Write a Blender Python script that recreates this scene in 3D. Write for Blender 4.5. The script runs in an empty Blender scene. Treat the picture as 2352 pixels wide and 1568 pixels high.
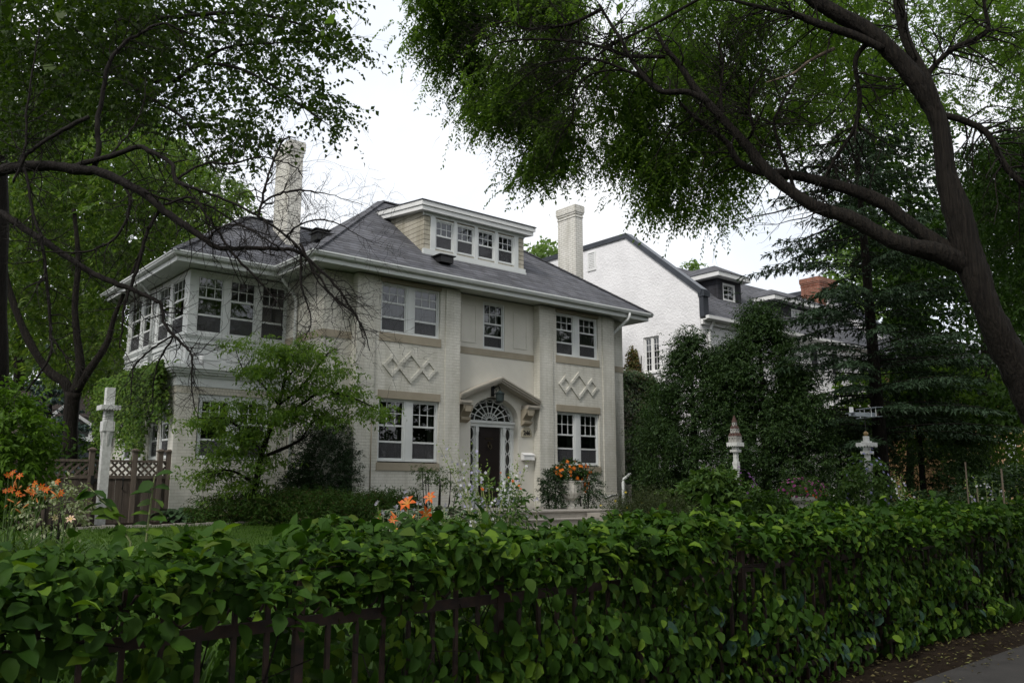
import bpy, math, random
import numpy as np
from mathutils import Vector
R = math.radians
rng = np.random.default_rng(7); random.seed(7)
S = bpy.context.scene; COL = S.collection
# ---------------------------------------------------------------- camera
CAM = np.array([-12.506, -17.424, 1.65]); PIT = R(9.692); YAW = R(50.186)
FW = np.array([math.cos(YAW)*math.cos(PIT), math.sin(YAW)*math.cos(PIT), math.sin(PIT)])
RT = np.array([math.sin(YAW), -math.cos(YAW), 0.0]); UP = np.cross(RT, FW)
FPX = 3224.6*2352/3888
cd = bpy.data.cameras.new('camera'); cam = bpy.data.objects.new('camera', cd); COL.objects.link(cam)
cd.sensor_width = 36; cd.lens = 36*3224.6/3888; cd.clip_start = .05; cd.clip_end = 900
cam.location = CAM; cam.rotation_euler = Vector(FW).to_track_quat('-Z', 'Y').to_euler(); S.camera = cam
def at(px, py, w):                       # a point of the photo (2352 wide) at distance w along the view
    return CAM + (FW + RT*(px-1176)/FPX - UP*(py-784)/FPX)*w
def at_y(px, py, y):
    d = FW + RT*(px-1176)/FPX - UP*(py-784)/FPX; return CAM + d*((y-CAM[1])/d[1])
def at_x(px, py, x):
    d = FW + RT*(px-1176)/FPX - UP*(py-784)/FPX; return CAM + d*((x-CAM[0])/d[0])
# ---------------------------------------------------------------- world, sun, exposure
W = bpy.data.worlds.new('World'); S.world = W; W.use_nodes = True
wn = W.node_tree; wn.nodes.clear()
SUN_EL, SUN_AZ = R(46), R(248)           # azimuth: compass-like, direction the light comes from
def wnode(t): return wn.nodes.new(t)
sky = wnode('ShaderNodeTexSky'); sky.sky_type = 'NISHITA'; sky.sun_disc = False
sky.sun_elevation = SUN_EL; sky.sun_rotation = SUN_AZ; sky.air_density = 1.5; sky.dust_density = 3
b1 = wnode('ShaderNodeBackground'); b1.inputs[1].default_value = .1
wn.links.new(sky.outputs[0], b1.inputs[0])
tc = wnode('ShaderNodeTexCoord'); nz = wnode('ShaderNodeTexNoise'); nz.inputs['Scale'].default_value = 3.2; nz.inputs['Detail'].default_value = 5
wn.links.new(tc.outputs['Generated'], nz.inputs['Vector'])
rp = wnode('ShaderNodeValToRGB'); e = rp.color_ramp.elements
e[0].position = .36; e[0].color = (.79, .84, .92, 1); e[1].position = .62; e[1].color = (1, 1, 1, 1)
wn.links.new(nz.outputs[0], rp.inputs[0])
b2 = wnode('ShaderNodeBackground'); b2.inputs[1].default_value = 1.28
wn.links.new(rp.outputs[0], b2.inputs[0])
mx = wnode('ShaderNodeMixShader'); mx.inputs[0].default_value = .9
wn.links.new(b1.outputs[0], mx.inputs[1]); wn.links.new(b2.outputs[0], mx.inputs[2])
wo = wnode('ShaderNodeOutputWorld'); wn.links.new(mx.outputs[0], wo.inputs[0])
ld = bpy.data.lights.new('sun', 'SUN'); ld.energy = 2.3; ld.angle = R(12); ld.color = (1, .96, .9)
sun = bpy.data.objects.new('sun', ld); COL.objects.link(sun)
sd = Vector((math.sin(SUN_AZ)*math.cos(SUN_EL), math.cos(SUN_AZ)*math.cos(SUN_EL), math.sin(SUN_EL)))
sun.rotation_euler = sd.to_track_quat('Z', 'Y').to_euler()
S.view_settings.view_transform = 'Standard'; S.view_settings.look = 'None'; S.view_settings.gamma = 1
S.view_settings.exposure = 0; S.render.engine = 'CYCLES'
cy = S.cycles; cy.max_bounces = 7; cy.diffuse_bounces = 3; cy.glossy_bounces = 3; cy.transparent_max_bounces = 12; cy.transmission_bounces = 4
cy.use_denoising = True; cy.caustics_reflective = False; cy.caustics_refractive = False; cy.sample_clamp_indirect = 4
# ---------------------------------------------------------------- materials
class NT:
    def __init__(s, name):
        s.m = bpy.data.materials.new(name); s.m.use_nodes = True; s.t = s.m.node_tree; s.t.nodes.clear()
        s.out = s.t.nodes.new('ShaderNodeOutputMaterial')
    def n(s, t, **k):
        o = s.t.nodes.new('ShaderNode'+t)
        for a, v in k.items():
            if a.startswith('p_'): setattr(o, a[2:], v)
            else: s.put(o, a.replace('_', ' '), v)
        return o
    def put(s, o, name, v):
        i = o.inputs[name] if not isinstance(name, int) else o.inputs[name]
        if hasattr(v, 'is_output') and v.is_output: s.t.links.new(v, i)
        elif hasattr(v, 'outputs'): s.t.links.new(v.outputs[0], i)
        else: i.default_value = v
    def surf(s, o): s.t.links.new(o.outputs[0], s.out.inputs[0]); return s.m
def c4(c): return (c[0], c[1], c[2], 1)
def ramp(t, fac, stops):
    r = t.n('ValToRGB'); el = r.color_ramp.elements
    while len(el) < len(stops): el.new(.5)
    for q, (p, c) in zip(el, stops): q.position = p; q.color = c4(c)
    t.put(r, 0, fac); return r
def noise(t, scale, detail=4, vec=None, rough=.6):
    k = t.n('TexNoise', Scale=scale, Detail=detail, Roughness=rough)
    if vec is None: vec = t.n('NewGeometry').outputs['Position']
    t.put(k, 'Vector', vec); return k
def bump(t, h, strength, dist):
    return t.n('Bump', Height=h, Strength=strength, Distance=dist)
def plain(name, a, b=None, rough=.6, scale=6, bscale=40, bstr=.25, bdist=.01, spec=.4, metal=0):
    t = NT(name); b = b or tuple(x*.78 for x in a)
    nn = noise(t, scale); cr = ramp(t, nn, [(.35, b), (.65, a)])
    p = t.n('BsdfPrincipled', Base_Color=cr, Roughness=rough, Metallic=metal, Specular_IOR_Level=spec)
    t.put(p, 'Normal', bump(t, noise(t, bscale), bstr, bdist)); return t.surf(p)
def wallvec(t, sx=1, sz=1):              # runs along an axis-aligned wall: (x+y, z)
    g = t.n('NewGeometry'); s = t.n('SeparateXYZ', Vector=g.outputs['Position'])
    ad = t.n('Math', p_operation='ADD'); t.put(ad, 0, s.outputs[0]); t.put(ad, 1, s.outputs[1])
    c = t.n('CombineXYZ'); t.put(c, 0, ad); t.put(c, 1, s.outputs[2]); return c
def brickmat(name, a, b, mortar, bw, rh, ms=.008, stain=.25, rough=.7, bstr=.6, bdist=.012):
    t = NT(name); v = wallvec(t)
    br = t.n('TexBrick', Vector=v, Color1=c4(a), Color2=c4(b), Mortar=c4(mortar), Scale=1.0)
    br.inputs['Brick Width'].default_value = bw; br.inputs['Row Height'].default_value = rh; br.inputs['Mortar Size'].default_value = ms
    br.inputs['Mortar Smooth'].default_value = .3
    nn = noise(t, 1.7, 6); cr = ramp(t, nn, [(.3, (1-stain, 1-stain, 1-stain*1.15)), (.7, (1, 1, 1))])
    mix = t.n('Mix', p_data_type='RGBA', p_blend_type='MULTIPLY'); mix.inputs[0].default_value = 1
    t.put(mix, 6, br.outputs[0]); t.put(mix, 7, cr)
    mp = t.n('Mapping'); t.put(mp, 'Vector', t.n('NewGeometry').outputs['Position']); mp.inputs['Scale'].default_value = (3.2, 3.2, .28)   # rain streaks
    st = ramp(t, noise(t, 1.6, 6, mp), [(.36, (1-stain*1.1, 1-stain*1.15, 1-stain*1.3)), (.56, (1, 1, 1))]); mx2 = t.n('Mix', p_data_type='RGBA', p_blend_type='MULTIPLY'); mx2.inputs[0].default_value = .8; t.put(mx2, 6, mix.outputs[2]); t.put(mx2, 7, st); mix = mx2
    p = t.n('BsdfPrincipled', Roughness=rough, Specular_IOR_Level=.3); t.put(p, 'Base Color', mix.outputs[2])
    ad = t.n('Math', p_operation='MULTIPLY_ADD'); t.put(ad, 0, br.outputs['Fac']); ad.inputs[1].default_value = -1
    t.put(ad, 2, noise(t, 22, 5)); t.put(p, 'Normal', bump(t, ad, bstr, bdist)); return t.surf(p)
def leafmat(name, cols, trans=.35, rough=.55, spec=.14, tint=(1.25, 1.35, .6)):
    t = NT(name); g = t.n('NewGeometry')
    cr = ramp(t, g.outputs['Random Per Island'], [(i/max(1, len(cols)-1), c) for i, c in enumerate(cols)])
    p = t.n('BsdfPrincipled', Base_Color=cr, Roughness=rough, Specular_IOR_Level=spec)
    mu = t.n('Mix', p_data_type='RGBA', p_blend_type='MULTIPLY'); mu.inputs[0].default_value = 1; t.put(mu, 6, cr); mu.inputs[7].default_value = c4(tint)
    tr = t.n('BsdfTranslucent'); t.put(tr, 'Color', mu.outputs[2])
    m = t.n('MixShader'); m.inputs[0].default_value = trans; t.put(m, 1, p); t.put(m, 2, tr); return t.surf(m)
def vcolmat(name, rough=.5, trans=.2):   # petals and variegated leaves: the colour that belongs to each vertex
    t = NT(name); a = t.n('VertexColor', p_layer_name='tint')
    p = t.n('BsdfPrincipled', Base_Color=a, Roughness=rough, Specular_IOR_Level=.3); tr = t.n('BsdfTranslucent', Color=a)
    m = t.n('MixShader'); m.inputs[0].default_value = trans; t.put(m, 1, p); t.put(m, 2, tr); return t.surf(m)
M = {}
M['brick'] = brickmat('painted_brick', (.675, .66, .60), (.64, .625, .565), (.56, .545, .49), .215, .072, .007, .16)
M['soldier'] = brickmat('painted_soldier', (.60, .56, .48), (.56, .53, .45), (.45, .42, .36), .075, .2, .008, .15)
M['stack'] = brickmat('chimney_brick', (.80, .78, .73), (.75, .73, .68), (.50, .48, .44), .215, .075, .010, .2)
M['tan'] = plain('tan_stone', (.335, .295, .225), (.29, .255, .19), .8, 3, 60, .3, .004)
M['smooth'] = plain('painted_render', (.62, .60, .535), (.57, .55, .49), .7, 2.2, 30, .15, .004)
M['white'] = plain('white_paint', (.66, .68, .67), (.60, .62, .61), .45, 2.5, 30, .1, .002)
M['bright'] = plain('bright_white_paint', (.80, .80, .79), (.74, .74, .73), .45, 2.5, 30, .1, .002)
M['soffit'] = plain('soffit_paint', (.52, .55, .52), (.47, .50, .47), .6, 2, 20, .1, .002)
M['shingle'] = brickmat('roof_shingle', (.150, .152, .172), (.088, .090, .104), (.030, .030, .036), .42, .105, .009, .2, .9, .8, .02)
M['siding'] = brickmat('cedar_siding', (.56, .52, .44), (.49, .455, .38), (.10, .09, .07), 3.1, .128, .007, .3, .8, .9, .02)
M['slate'] = brickmat('dark_slate_siding', (.055, .055, .065), (.04, .04, .05), (.012, .012, .015), .22, .19, .006, .3, .8, .8, .015)
M['red'] = brickmat('red_brick', (.33, .115, .07), (.24, .08, .05), (.30, .24, .20), .215, .075, .010, .3)
def stucco():
    t = NT('white_stucco'); vo = t.n('TexVoronoi', Scale=15, Randomness=1); g = t.n('NewGeometry')
    wv = t.n('Mix', p_data_type='VECTOR'); wv.inputs[0].default_value = .07; t.put(wv, 4, g.outputs['Position']); t.put(wv, 5, noise(t, 7, 3).outputs[1]); t.put(vo, 'Vector', wv.outputs[1])
    ns = noise(t, 12, 5); ad = t.n('Math', p_operation='ADD'); t.put(ad, 0, vo.outputs[0]); t.put(ad, 1, ns)
    cr = ramp(t, noise(t, 1.1, 5), [(.3, (.74, .73, .74)), (.6, (.84, .83, .84))])
    p = t.n('BsdfPrincipled', Base_Color=cr, Roughness=.9, Specular_IOR_Level=.2); t.put(p, 'Normal', bump(t, ad, .55, .02)); return t.surf(p)
M['stucco'] = stucco()
M['peach'] = plain('peach_stucco', (.62, .40, .20), (.54, .34, .17), .9, 2, 20, .4, .01)
M['grey_house'] = plain('grey_siding', (.10, .11, .13), (.08, .09, .105), .8)
M['flashing'] = plain('dark_metal_flashing', (.060, .066, .080), (.045, .05, .06), .35, 3, 20, .1, .003, .5, .3)
M['black'] = plain('black_metal', (.013, .013, .013), (.008, .008, .008), .4, 6, 30, .2, .003)
M['tar'] = plain('tar_roofing', (.035, .028, .025), (.02, .016, .015), .8)
M['interior'] = plain('dim_interior', (.05, .045, .04), (.04, .036, .032), .9)  # near-black tone puts the dimness of unlit rooms into the colour
M['curtain'] = plain('sheer_curtain', (.50, .49, .45), (.42, .41, .38), .9, 5, 20, .1)
M['door'] = plain('dark_door', (.016, .010, .009), (.011, .007, .006), .35, 3, 20, .1)
M['brass'] = plain('aged_brass', (.075, .06, .035), (.05, .04, .022), .4, 6, 30, .1, .003, .5, .8)
M['green_lantern'] = plain('verdigris', (.03, .045, .042), (.02, .03, .03), .5)
M['stone'] = plain('stoop_stone', (.36, .33, .29), (.27, .25, .22), .85, 4, 30, .5, .01)
M['urn'] = plain('cast_stone', (.62, .60, .55), (.52, .50, .45), .85, 8, 50, .4, .006)
def woodmat(name, a, b, sc=14, bs=.5, bd=.01):
    t = NT(name); g = t.n('NewGeometry'); mp = t.n('Mapping'); t.put(mp, 'Vector', g.outputs['Position']); mp.inputs['Scale'].default_value = (sc, sc, .9)
    nn = noise(t, 1.4, 6, mp); cr = ramp(t, nn, [(.3, b), (.7, a)])
    p = t.n('BsdfPrincipled', Base_Color=cr, Roughness=.85, Specular_IOR_Level=.2); t.put(p, 'Normal', bump(t, nn, bs, bd)); return t.surf(p)
M['wood'] = woodmat('weathered_boards', (.125, .102, .082), (.055, .044, .036))
M['woodpost'] = woodmat('weathered_post', (.16, .13, .105), (.09, .072, .058))
M['postpaint'] = plain('chipped_white_paint', (.62, .63, .61), (.47, .47, .45), .6, 16, 40, .3, .004)
M['rust'] = plain('rusty_iron', (.050, .028, .020), (.022, .015, .013), .7, 14, 90, .4, .003)
M['bark'] = woodmat('tree_bark', (.026, .021, .016), (.003, .0025, .002), 30, 1.0, .06)
M['darkbark'] = woodmat('dark_bark', (.019, .015, .013), (.006, .005, .004), 34, .9, .03)
M['palebark'] = woodmat('deadwood', (.20, .16, .12), (.12, .095, .07), 30)
M['stem'] = plain('green_stem', (.07, .12, .03), (.05, .09, .02), .6)
M['palestem'] = plain('pale_stem', (.25, .28, .12), (.17, .20, .08), .6)
M['roofred'] = plain('rust_roof', (.085, .042, .032), (.055, .03, .024), .7)
M['birdwall'] = plain('bird_house_wall', (.38, .37, .34), (.30, .29, .27), .8)
M['soil'] = plain('garden_soil', (.026, .019, .013), (.013, .009, .006), .95, 5, 25, .8, .04, .05)
M['asphalt'] = plain('pavement_grey', (.036, .033, .030), (.022, .020, .018), .9, 3, 90, .5, .006)
def lawnmat():
    t = NT('lawn_turf'); nn = noise(t, 1.3, 5); n2 = noise(t, 60, 3); ad = t.n('Math', p_operation='MULTIPLY_ADD'); t.put(ad, 0, n2); ad.inputs[1].default_value = .45
    t.put(ad, 2, nn); cr = ramp(t, ad, [(.5, (.026, .056, .006)), (.95, (.055, .108, .012))])
    p = t.n('BsdfPrincipled', Base_Color=cr, Roughness=.9, Specular_IOR_Level=.15); t.put(p, 'Normal', bump(t, n2, .9, .03)); return t.surf(p)
M['lawn'] = lawnmat()
def glassmat():
    t = NT('window_glass'); fr = t.n('Fresnel', IOR=1.52); mu = t.n('Math', p_operation='MULTIPLY_ADD', p_use_clamp=True); t.put(mu, 0, fr); mu.inputs[1].default_value = 1.35; mu.inputs[2].default_value = .02
    gl = t.n('BsdfGlossy', Roughness=.01, Color=(.95, .97, 1, 1)); g = t.n('NewGeometry')
    t.put(gl, 'Normal', bump(t, noise(t, 1.6, 1), .12, .02))
    tr = t.n('BsdfTransparent', Color=(.42, .45, .44, 1)); m = t.n('MixShader'); t.put(m, 0, mu); t.put(m, 1, tr); t.put(m, 2, gl); return t.surf(m)
M['glass'] = glassmat()
def screenmat():
    t = NT('insect_screen'); d = t.n('BsdfDiffuse', Color=(.10, .10, .105, 1)); tr = t.n('BsdfTransparent'); m = t.n('MixShader'); m.inputs[0].default_value = .55
    t.put(m, 1, tr); t.put(m, 2, d); return t.surf(m)
M['screen'] = screenmat()
M['petal'] = vcolmat('petals', .5, .25); M['variegated'] = vcolmat('variegated_leaf', .45, .15)
L_ = {}
L_['hedge'] = leafmat('hedge_leaf', [(.016, .044, .005), (.026, .064, .006), (.020, .052, .008), (.036, .082, .007), (.030, .072, .006), (.022, .056, .007), (.040, .092, .008), (.018, .050, .006), (.032, .076, .008), (.12, .20, .018), (.026, .064, .007), (.07, .105, .014)], .28, .6, .12)
L_['blue'] = leafmat('creeper_leaf', [(.014, .042, .024), (.020, .052, .030)], .2, .5, .2)
L_['elm'] = leafmat('elm_leaf', [(.055, .105, .022), (.088, .150, .028), (.070, .125, .027), (.125, .195, .038)], .62, .5, .22, (1.75, 1.85, .85))
L_['linden'] = leafmat('linden_leaf', [(.019, .040, .006), (.028, .054, .008), (.050, .086, .010), (.023, .046, .007)], .38, .5, .2, (1.5, 1.6, .6))
L_['ash'] = leafmat('ash_leaf', [(.035, .075, .014), (.085, .145, .022), (.060, .115, .020), (.15, .21, .045), (.045, .090, .016)], .45, .45, .3, (1.4, 1.5, .7))
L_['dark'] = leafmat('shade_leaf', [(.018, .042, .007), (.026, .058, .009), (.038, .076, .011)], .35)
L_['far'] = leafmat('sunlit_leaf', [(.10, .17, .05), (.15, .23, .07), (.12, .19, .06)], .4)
L_['spruce'] = leafmat('spruce_needle', [(.015, .034, .014), (.022, .046, .019), (.032, .060, .028)], .12, .6, .25)
L_['bluespruce'] = leafmat('blue_spruce_needle', [(.05, .08, .07), (.08, .12, .11), (.06, .10, .085)], .08, .6, .25)
L_['cedar'] = leafmat('cedar_scale', [(.012, .030, .008), (.020, .046, .011), (.040, .078, .016), (.026, .055, .013)], .2, .6, .25)
L_['yew'] = leafmat('yew_needle', [(.014, .034, .011), (.022, .048, .015), (.032, .062, .019)], .08, .6, .25)
L_['juniper'] = leafmat('juniper_needle', [(.035, .085, .014), (.052, .115, .018), (.045, .10, .016), (.085, .065, .026)], .3, .6, .25)
L_['dogwood'] = leafmat('dogwood_leaf', [(.075, .145, .026), (.10, .18, .034), (.145, .23, .045), (.085, .16, .03)], .5, .5, .25, (1.5, 1.5, .7))
L_['vine'] = leafmat('porch_vine_leaf', [(.05, .11, .018), (.085, .16, .022), (.13, .20, .03), (.06, .12, .02)], .35)
L_['ivy'] = leafmat('ivy_leaf', [(.016, .040, .010), (.030, .062, .014), (.045, .078, .024), (.07, .055, .026)], .15, .4, .35)
L_['shrub'] = leafmat('bright_shrub_leaf', [(.06, .12, .012), (.09, .17, .016), (.045, .10, .012)], .35)
L_['perennial'] = leafmat('perennial_leaf', [(.035, .075, .018), (.055, .11, .025), (.09, .15, .035), (.045, .085, .02)], .3)
L_['olive'] = leafmat('feathery_leaf', [(.055, .07, .03), (.075, .09, .035), (.05, .075, .025)], .2)
L_['grass'] = leafmat('grass_blade', [(.030, .072, .007), (.048, .10, .010), (.06, .12, .013)], .3)
L_['litter'] = leafmat('fallen_leaf', [(.10, .07, .03), (.14, .12, .05), (.06, .045, .025), (.22, .24, .08)], .1)
# ---------------------------------------------------------------- objects and mesh building
def link(o, parent=None):
    COL.objects.link(o)
    if parent is not None: o.parent = parent
    return o
def base_of(o):
    while o.parent is not None: o = o.parent
    return np.array(o.location)
def tag(o, label=None, cat=None, group=None, kind=None):
    if label: o['label'] = label
    if cat: o['category'] = cat
    if group: o['group'] = group
    if kind: o['kind'] = kind
    return o
def thing(name, loc, label, cat, group=None):
    o = bpy.data.objects.new(name, None); o.location = [float(q) for q in loc]; o.empty_display_size = .2
    link(o); return tag(o, label, cat, group)
def from_arrays(name, V, F, mat, parent=None, smooth=False, colors=None):
    V = np.asarray(V, np.float32)
    if parent is not None: V = V-base_of(parent).astype(np.float32)
    F = np.asarray(F, np.int32); k = F.shape[1]; me = bpy.data.meshes.new(name)
    me.vertices.add(len(V)); me.vertices.foreach_set('co', V.ravel())
    me.loops.add(F.size); me.loops.foreach_set('vertex_index', F.ravel())
    me.polygons.add(len(F)); me.polygons.foreach_set('loop_start', np.arange(0, F.size, k, dtype=np.int32)); me.polygons.foreach_set('loop_total', np.full(len(F), k, np.int32))
    if smooth: me.polygons.foreach_set('use_smooth', np.ones(len(F), bool))
    if colors is not None:
        ca = me.color_attributes.new('tint', 'FLOAT_COLOR', 'POINT'); ca.data.foreach_set('color', np.asarray(colors, np.float32).ravel())
    me.update(calc_edges=True); me.materials.append(mat)
    return link(bpy.data.objects.new(name, me), parent)
class MB:
    def __init__(s, f=None): s.v = []; s.f = []; s.map = f
    def pt(s, p): return tuple(s.map(*p)) if s.map else tuple(float(q) for q in p)
    def add(s, vs, fs):
        o = len(s.v); s.v += [s.pt(p) for p in vs]; s.f += [tuple(i+o for i in f) for f in fs]; return s
    def poly(s, *ps): return s.add(ps, [tuple(range(len(ps)))])
    def box(s, x0, y0, z0, x1, y1, z1):
        return s.add([(x0,y0,z0),(x1,y0,z0),(x1,y1,z0),(x0,y1,z0),(x0,y0,z1),(x1,y0,z1),(x1,y1,z1),(x0,y1,z1)],
            [(0,3,2,1),(4,5,6,7),(0,1,5,4),(1,2,6,5),(2,3,7,6),(3,0,4,7)])
    def hull(s, lo, hi):                 # two matching rings -> closed solid
        n = len(lo); return s.add(list(lo)+list(hi), [tuple(range(n-1,-1,-1)), tuple(range(n,2*n))]+[(i,(i+1)%n,n+(i+1)%n,n+i) for i in range(n)])
    def bar(s, p, q, w, h=None, up=(0,0,1)):
        p = np.array(p, float); q = np.array(q, float); d = q-p; d /= np.linalg.norm(d); h = h or w
        a = np.cross(d, up)
        if np.linalg.norm(a) < 1e-4: a = np.cross(d, (1,0,0))
        a /= np.linalg.norm(a); b = np.cross(a, d)
        ring = lambda c: [c-a*w/2-b*h/2, c+a*w/2-b*h/2, c+a*w/2+b*h/2, c-a*w/2+b*h/2]
        return s.hull(ring(p), ring(q))
    def tube(s, pts, rad, n=6, cap=True):
        pts = [np.array(p, float) for p in pts]; m = len(pts)
        if not hasattr(rad, '__len__'): rad = [rad]*m
        o = len(s.v); prev = None
        for i, p in enumerate(pts):
            d = pts[min(i+1, m-1)]-pts[max(i-1, 0)]; d = d/(np.linalg.norm(d)+1e-9)
            if prev is None: a = np.cross(d, (0,0,1.) if abs(d[2]) < .9 else (1.,0,0))
            else: a = prev-d*(prev@d)
            a /= np.linalg.norm(a)+1e-9; prev = a; b = np.cross(d, a)
            for k in range(n):
                t = 2*math.pi*k/n; s.v.append(s.pt(p+(a*math.cos(t)+b*math.sin(t))*rad[i]))
        for i in range(m-1):
            for k in range(n): s.f.append((o+i*n+k, o+i*n+(k+1)%n, o+(i+1)*n+(k+1)%n, o+(i+1)*n+k))
        if cap: s.f.append(tuple(o+k for k in range(n-1,-1,-1))); s.f.append(tuple(o+(m-1)*n+k for k in range(n)))
        return s
    def lathe(s, c, prof, n=20, flute=0):
        o = len(s.v)
        for r, z in prof:
            for k in range(n):
                t = 2*math.pi*k/n; rr = r*(1+(flute if k % 2 else 0)); s.v.append(s.pt((c[0]+rr*math.cos(t), c[1]+rr*math.sin(t), c[2]+z)))
        for i in range(len(prof)-1):
            for k in range(n): s.f.append((o+i*n+k, o+i*n+(k+1)%n, o+(i+1)*n+(k+1)%n, o+(i+1)*n+k))
        s.f.append(tuple(o+k for k in range(n-1,-1,-1))); s.f.append(tuple(o+(len(prof)-1)*n+k for k in range(n))); return s
    def wall(s, a0, a1, z0, z1, holes=(), depth=.14, d0=0.0):   # in map space (a, d, z): a wall with reveals round its openings
        A = sorted({a0, a1, *[h[0] for h in holes], *[h[1] for h in holes]}); Z = sorted({z0, z1, *[h[2] for h in holes], *[h[3] for h in holes]})
        for i in range(len(A)-1):
            for j in range(len(Z)-1):
                ca, cz = (A[i]+A[i+1])/2, (Z[j]+Z[j+1])/2
                if any(h[0] < ca < h[1] and h[2] < cz < h[3] for h in holes): continue
                s.poly((A[i],d0,Z[j]),(A[i+1],d0,Z[j]),(A[i+1],d0,Z[j+1]),(A[i],d0,Z[j+1]))
        for h in holes:
            l, r_, b, t = h; e_ = d0+depth
            s.poly((l,d0,b),(l,e_,b),(r_,e_,b),(r_,d0,b)); s.poly((l,d0,t),(r_,d0,t),(r_,e_,t),(l,e_,t))
            s.poly((l,d0,b),(l,d0,t),(l,e_,t),(l,e_,b)); s.poly((r_,d0,b),(r_,e_,b),(r_,e_,t),(r_,d0,t))
        return s
    def build(s, name, mat, parent=None, label=None, smooth=False):
        V = np.array(s.v, float)
        if parent is not None: V = V-base_of(parent)
        me = bpy.data.meshes.new(name); me.from_pydata(V.tolist(), [], s.f)
        if smooth: me.polygons.foreach_set('use_smooth', [True]*len(me.polygons))
        me.update(); me.materials.append(mat); o = link(bpy.data.objects.new(name, me), parent)
        if label: o['label'] = label
        return o
def face_front(y0):                      # wall that looks towards the street: a = x
    return lambda a, d, z: (a, y0+d, z)
def face_left(x0):                       # wall that looks to the left: a = y
    return lambda a, d, z: (x0+d, a, z)
def spline(P, k=5):                      # smooth a polyline of (x,y,z,r)
    P = np.array(P, float); Q = np.vstack([2*P[0]-P[1], P, 2*P[-1]-P[-2]]); out = []
    for i in range(1, len(Q)-2):
        for t in np.arange(k)/k:
            a, b, c, d = Q[i-1], Q[i], Q[i+1], Q[i+2]
            out.append(.5*((2*b)+(-a+c)*t+(2*a-5*b+4*c-d)*t*t+(-a+3*b-3*c+d)*t**3))
    out.append(P[-1]); return np.array(out)
# ---------------------------------------------------------------- leaves
T_R = (np.array([(0,0,0),(.45,.5,.06),(1,0,-.10),(.45,-.5,.06)]), [(0,1,2,3)])
T_F = (np.array([(0,0,0),(.40,.5,.10),(1,0,-.16),(.40,-.5,.10),(.45,0,-.02)]), [(0,1,4,4),(1,2,4,4),(2,3,4,4),(3,0,4,4)])
T_O = (np.array([(0,0,0),(.28,0,-.01),(.62,0,-.03),(1.0,0,-.20),(.16,.34,.07),(.46,.50,.09),(.78,.33,-.02),(.16,-.34,.07),(.46,-.50,.09),(.78,-.33,-.02)]),
       [(0,4,1,1),(4,5,2,1),(5,6,3,2),(0,1,7,7),(7,1,2,8),(8,2,3,9)])
T_C = (T_O[0]+np.array([(0,0,0),(0,.02,.02),(0,.05,-.06),(-.08,.10,-.22),(0,0,.06),(0,.0,.10),(-.04,.06,-.05),(0,.02,-.04),(.03,.04,-.02),(0,.05,-.10)]), T_O[1])
def unit(a): return a/(np.linalg.norm(a, axis=-1, keepdims=True)+1e-9)
def rdir(n): return unit(rng.normal(size=(n, 3)))
def leaves(P, D, N, L, Wd, T):           # arrays of leaves -> V, F
    D = unit(D); N = unit(N-D*np.sum(N*D, 1, keepdims=True)); Sd = np.cross(D, N); t, fs = T; m = len(t); n = len(P)
    L = np.broadcast_to(L, n)[:, None, None]; Wd = np.broadcast_to(Wd, n)[:, None, None]
    V = P[:, None]+t[None, :, 0:1]*L*D[:, None]+t[None, :, 1:2]*Wd*Sd[:, None]+t[None, :, 2:3]*L*N[:, None]
    F = np.array(fs)[None]+(np.arange(n)*m)[:, None, None]
    return V.reshape(-1, 3), F.reshape(-1, 4)
def clean_tris(F):                       # templates write a triangle as (a,b,c,c)
    tri = F[:, 2] == F[:, 3]; return F[~tri], F[tri][:, :3]
def leaf_object(name, P, D, N, L, Wd, T, mat, parent=None, extra=None):
    V, F = leaves(P, D, N, L, Wd, T)
    if extra is not None and len(extra[0]): F = np.vstack([F, extra[1]+len(V)]); V = np.vstack([V, extra[0]])
    q, t = clean_tris(F)
    if len(t): F = np.vstack([t, q[:, [0,1,2]], q[:, [0,2,3]]]) if len(q) else t
    return from_arrays(name, V, F, mat, parent)
def sprays(C, D, length, n, droop=.5, pinnate=False):   # each centre -> a drooping twig with n leaves; returns leaf P, D, N
    m = len(C); s = np.linspace(.12, 1, n)[None, :, None]; D = unit(D); Ln = np.broadcast_to(length, m)[:, None, None]
    g = np.array([0, 0, -1.])
    P = C[:, None]+D[:, None]*s*Ln+g*droop*s*s*Ln; tg = unit(D[:, None]+2*g*droop*s)
    side = unit(np.cross(D, g+rng.normal(size=(m,3))*.5))[:, None]*np.where(np.arange(n) % 2, 1, -1)[None, :, None]
    LD = unit(tg*.55+side*(1.0 if pinnate else .8)+g*.35+rng.normal(size=(m,n,3))*(.2 if pinnate else .45)+0*s)
    LN = unit(np.array([0,0,1.])+rng.normal(size=(m,n,3))*.55)
    return P.reshape(-1,3), LD.reshape(-1,3), LN.reshape(-1,3)
def inpoly(x, y, poly):
    c = np.zeros(len(x), bool); k = len(poly)
    for i in range(k):
        (x0, y0), (x1, y1) = poly[i], poly[(i+1) % k]
        if y0 == y1: continue
        c ^= ((y0 > y) != (y1 > y)) & (x < (x1-x0)*(y-y0)/(y1-y0)+x0)
    return c
def lump(P, sc, seed):                   # cheap smooth noise in -1..1
    r = np.random.default_rng(seed); o = np.zeros(len(P))
    for k in range(5):
        d = r.normal(size=3); d /= np.linalg.norm(d); o += np.sin(P@d*sc*(1+.5*k)+r.uniform(0, 6.28))
    return o/3
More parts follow.
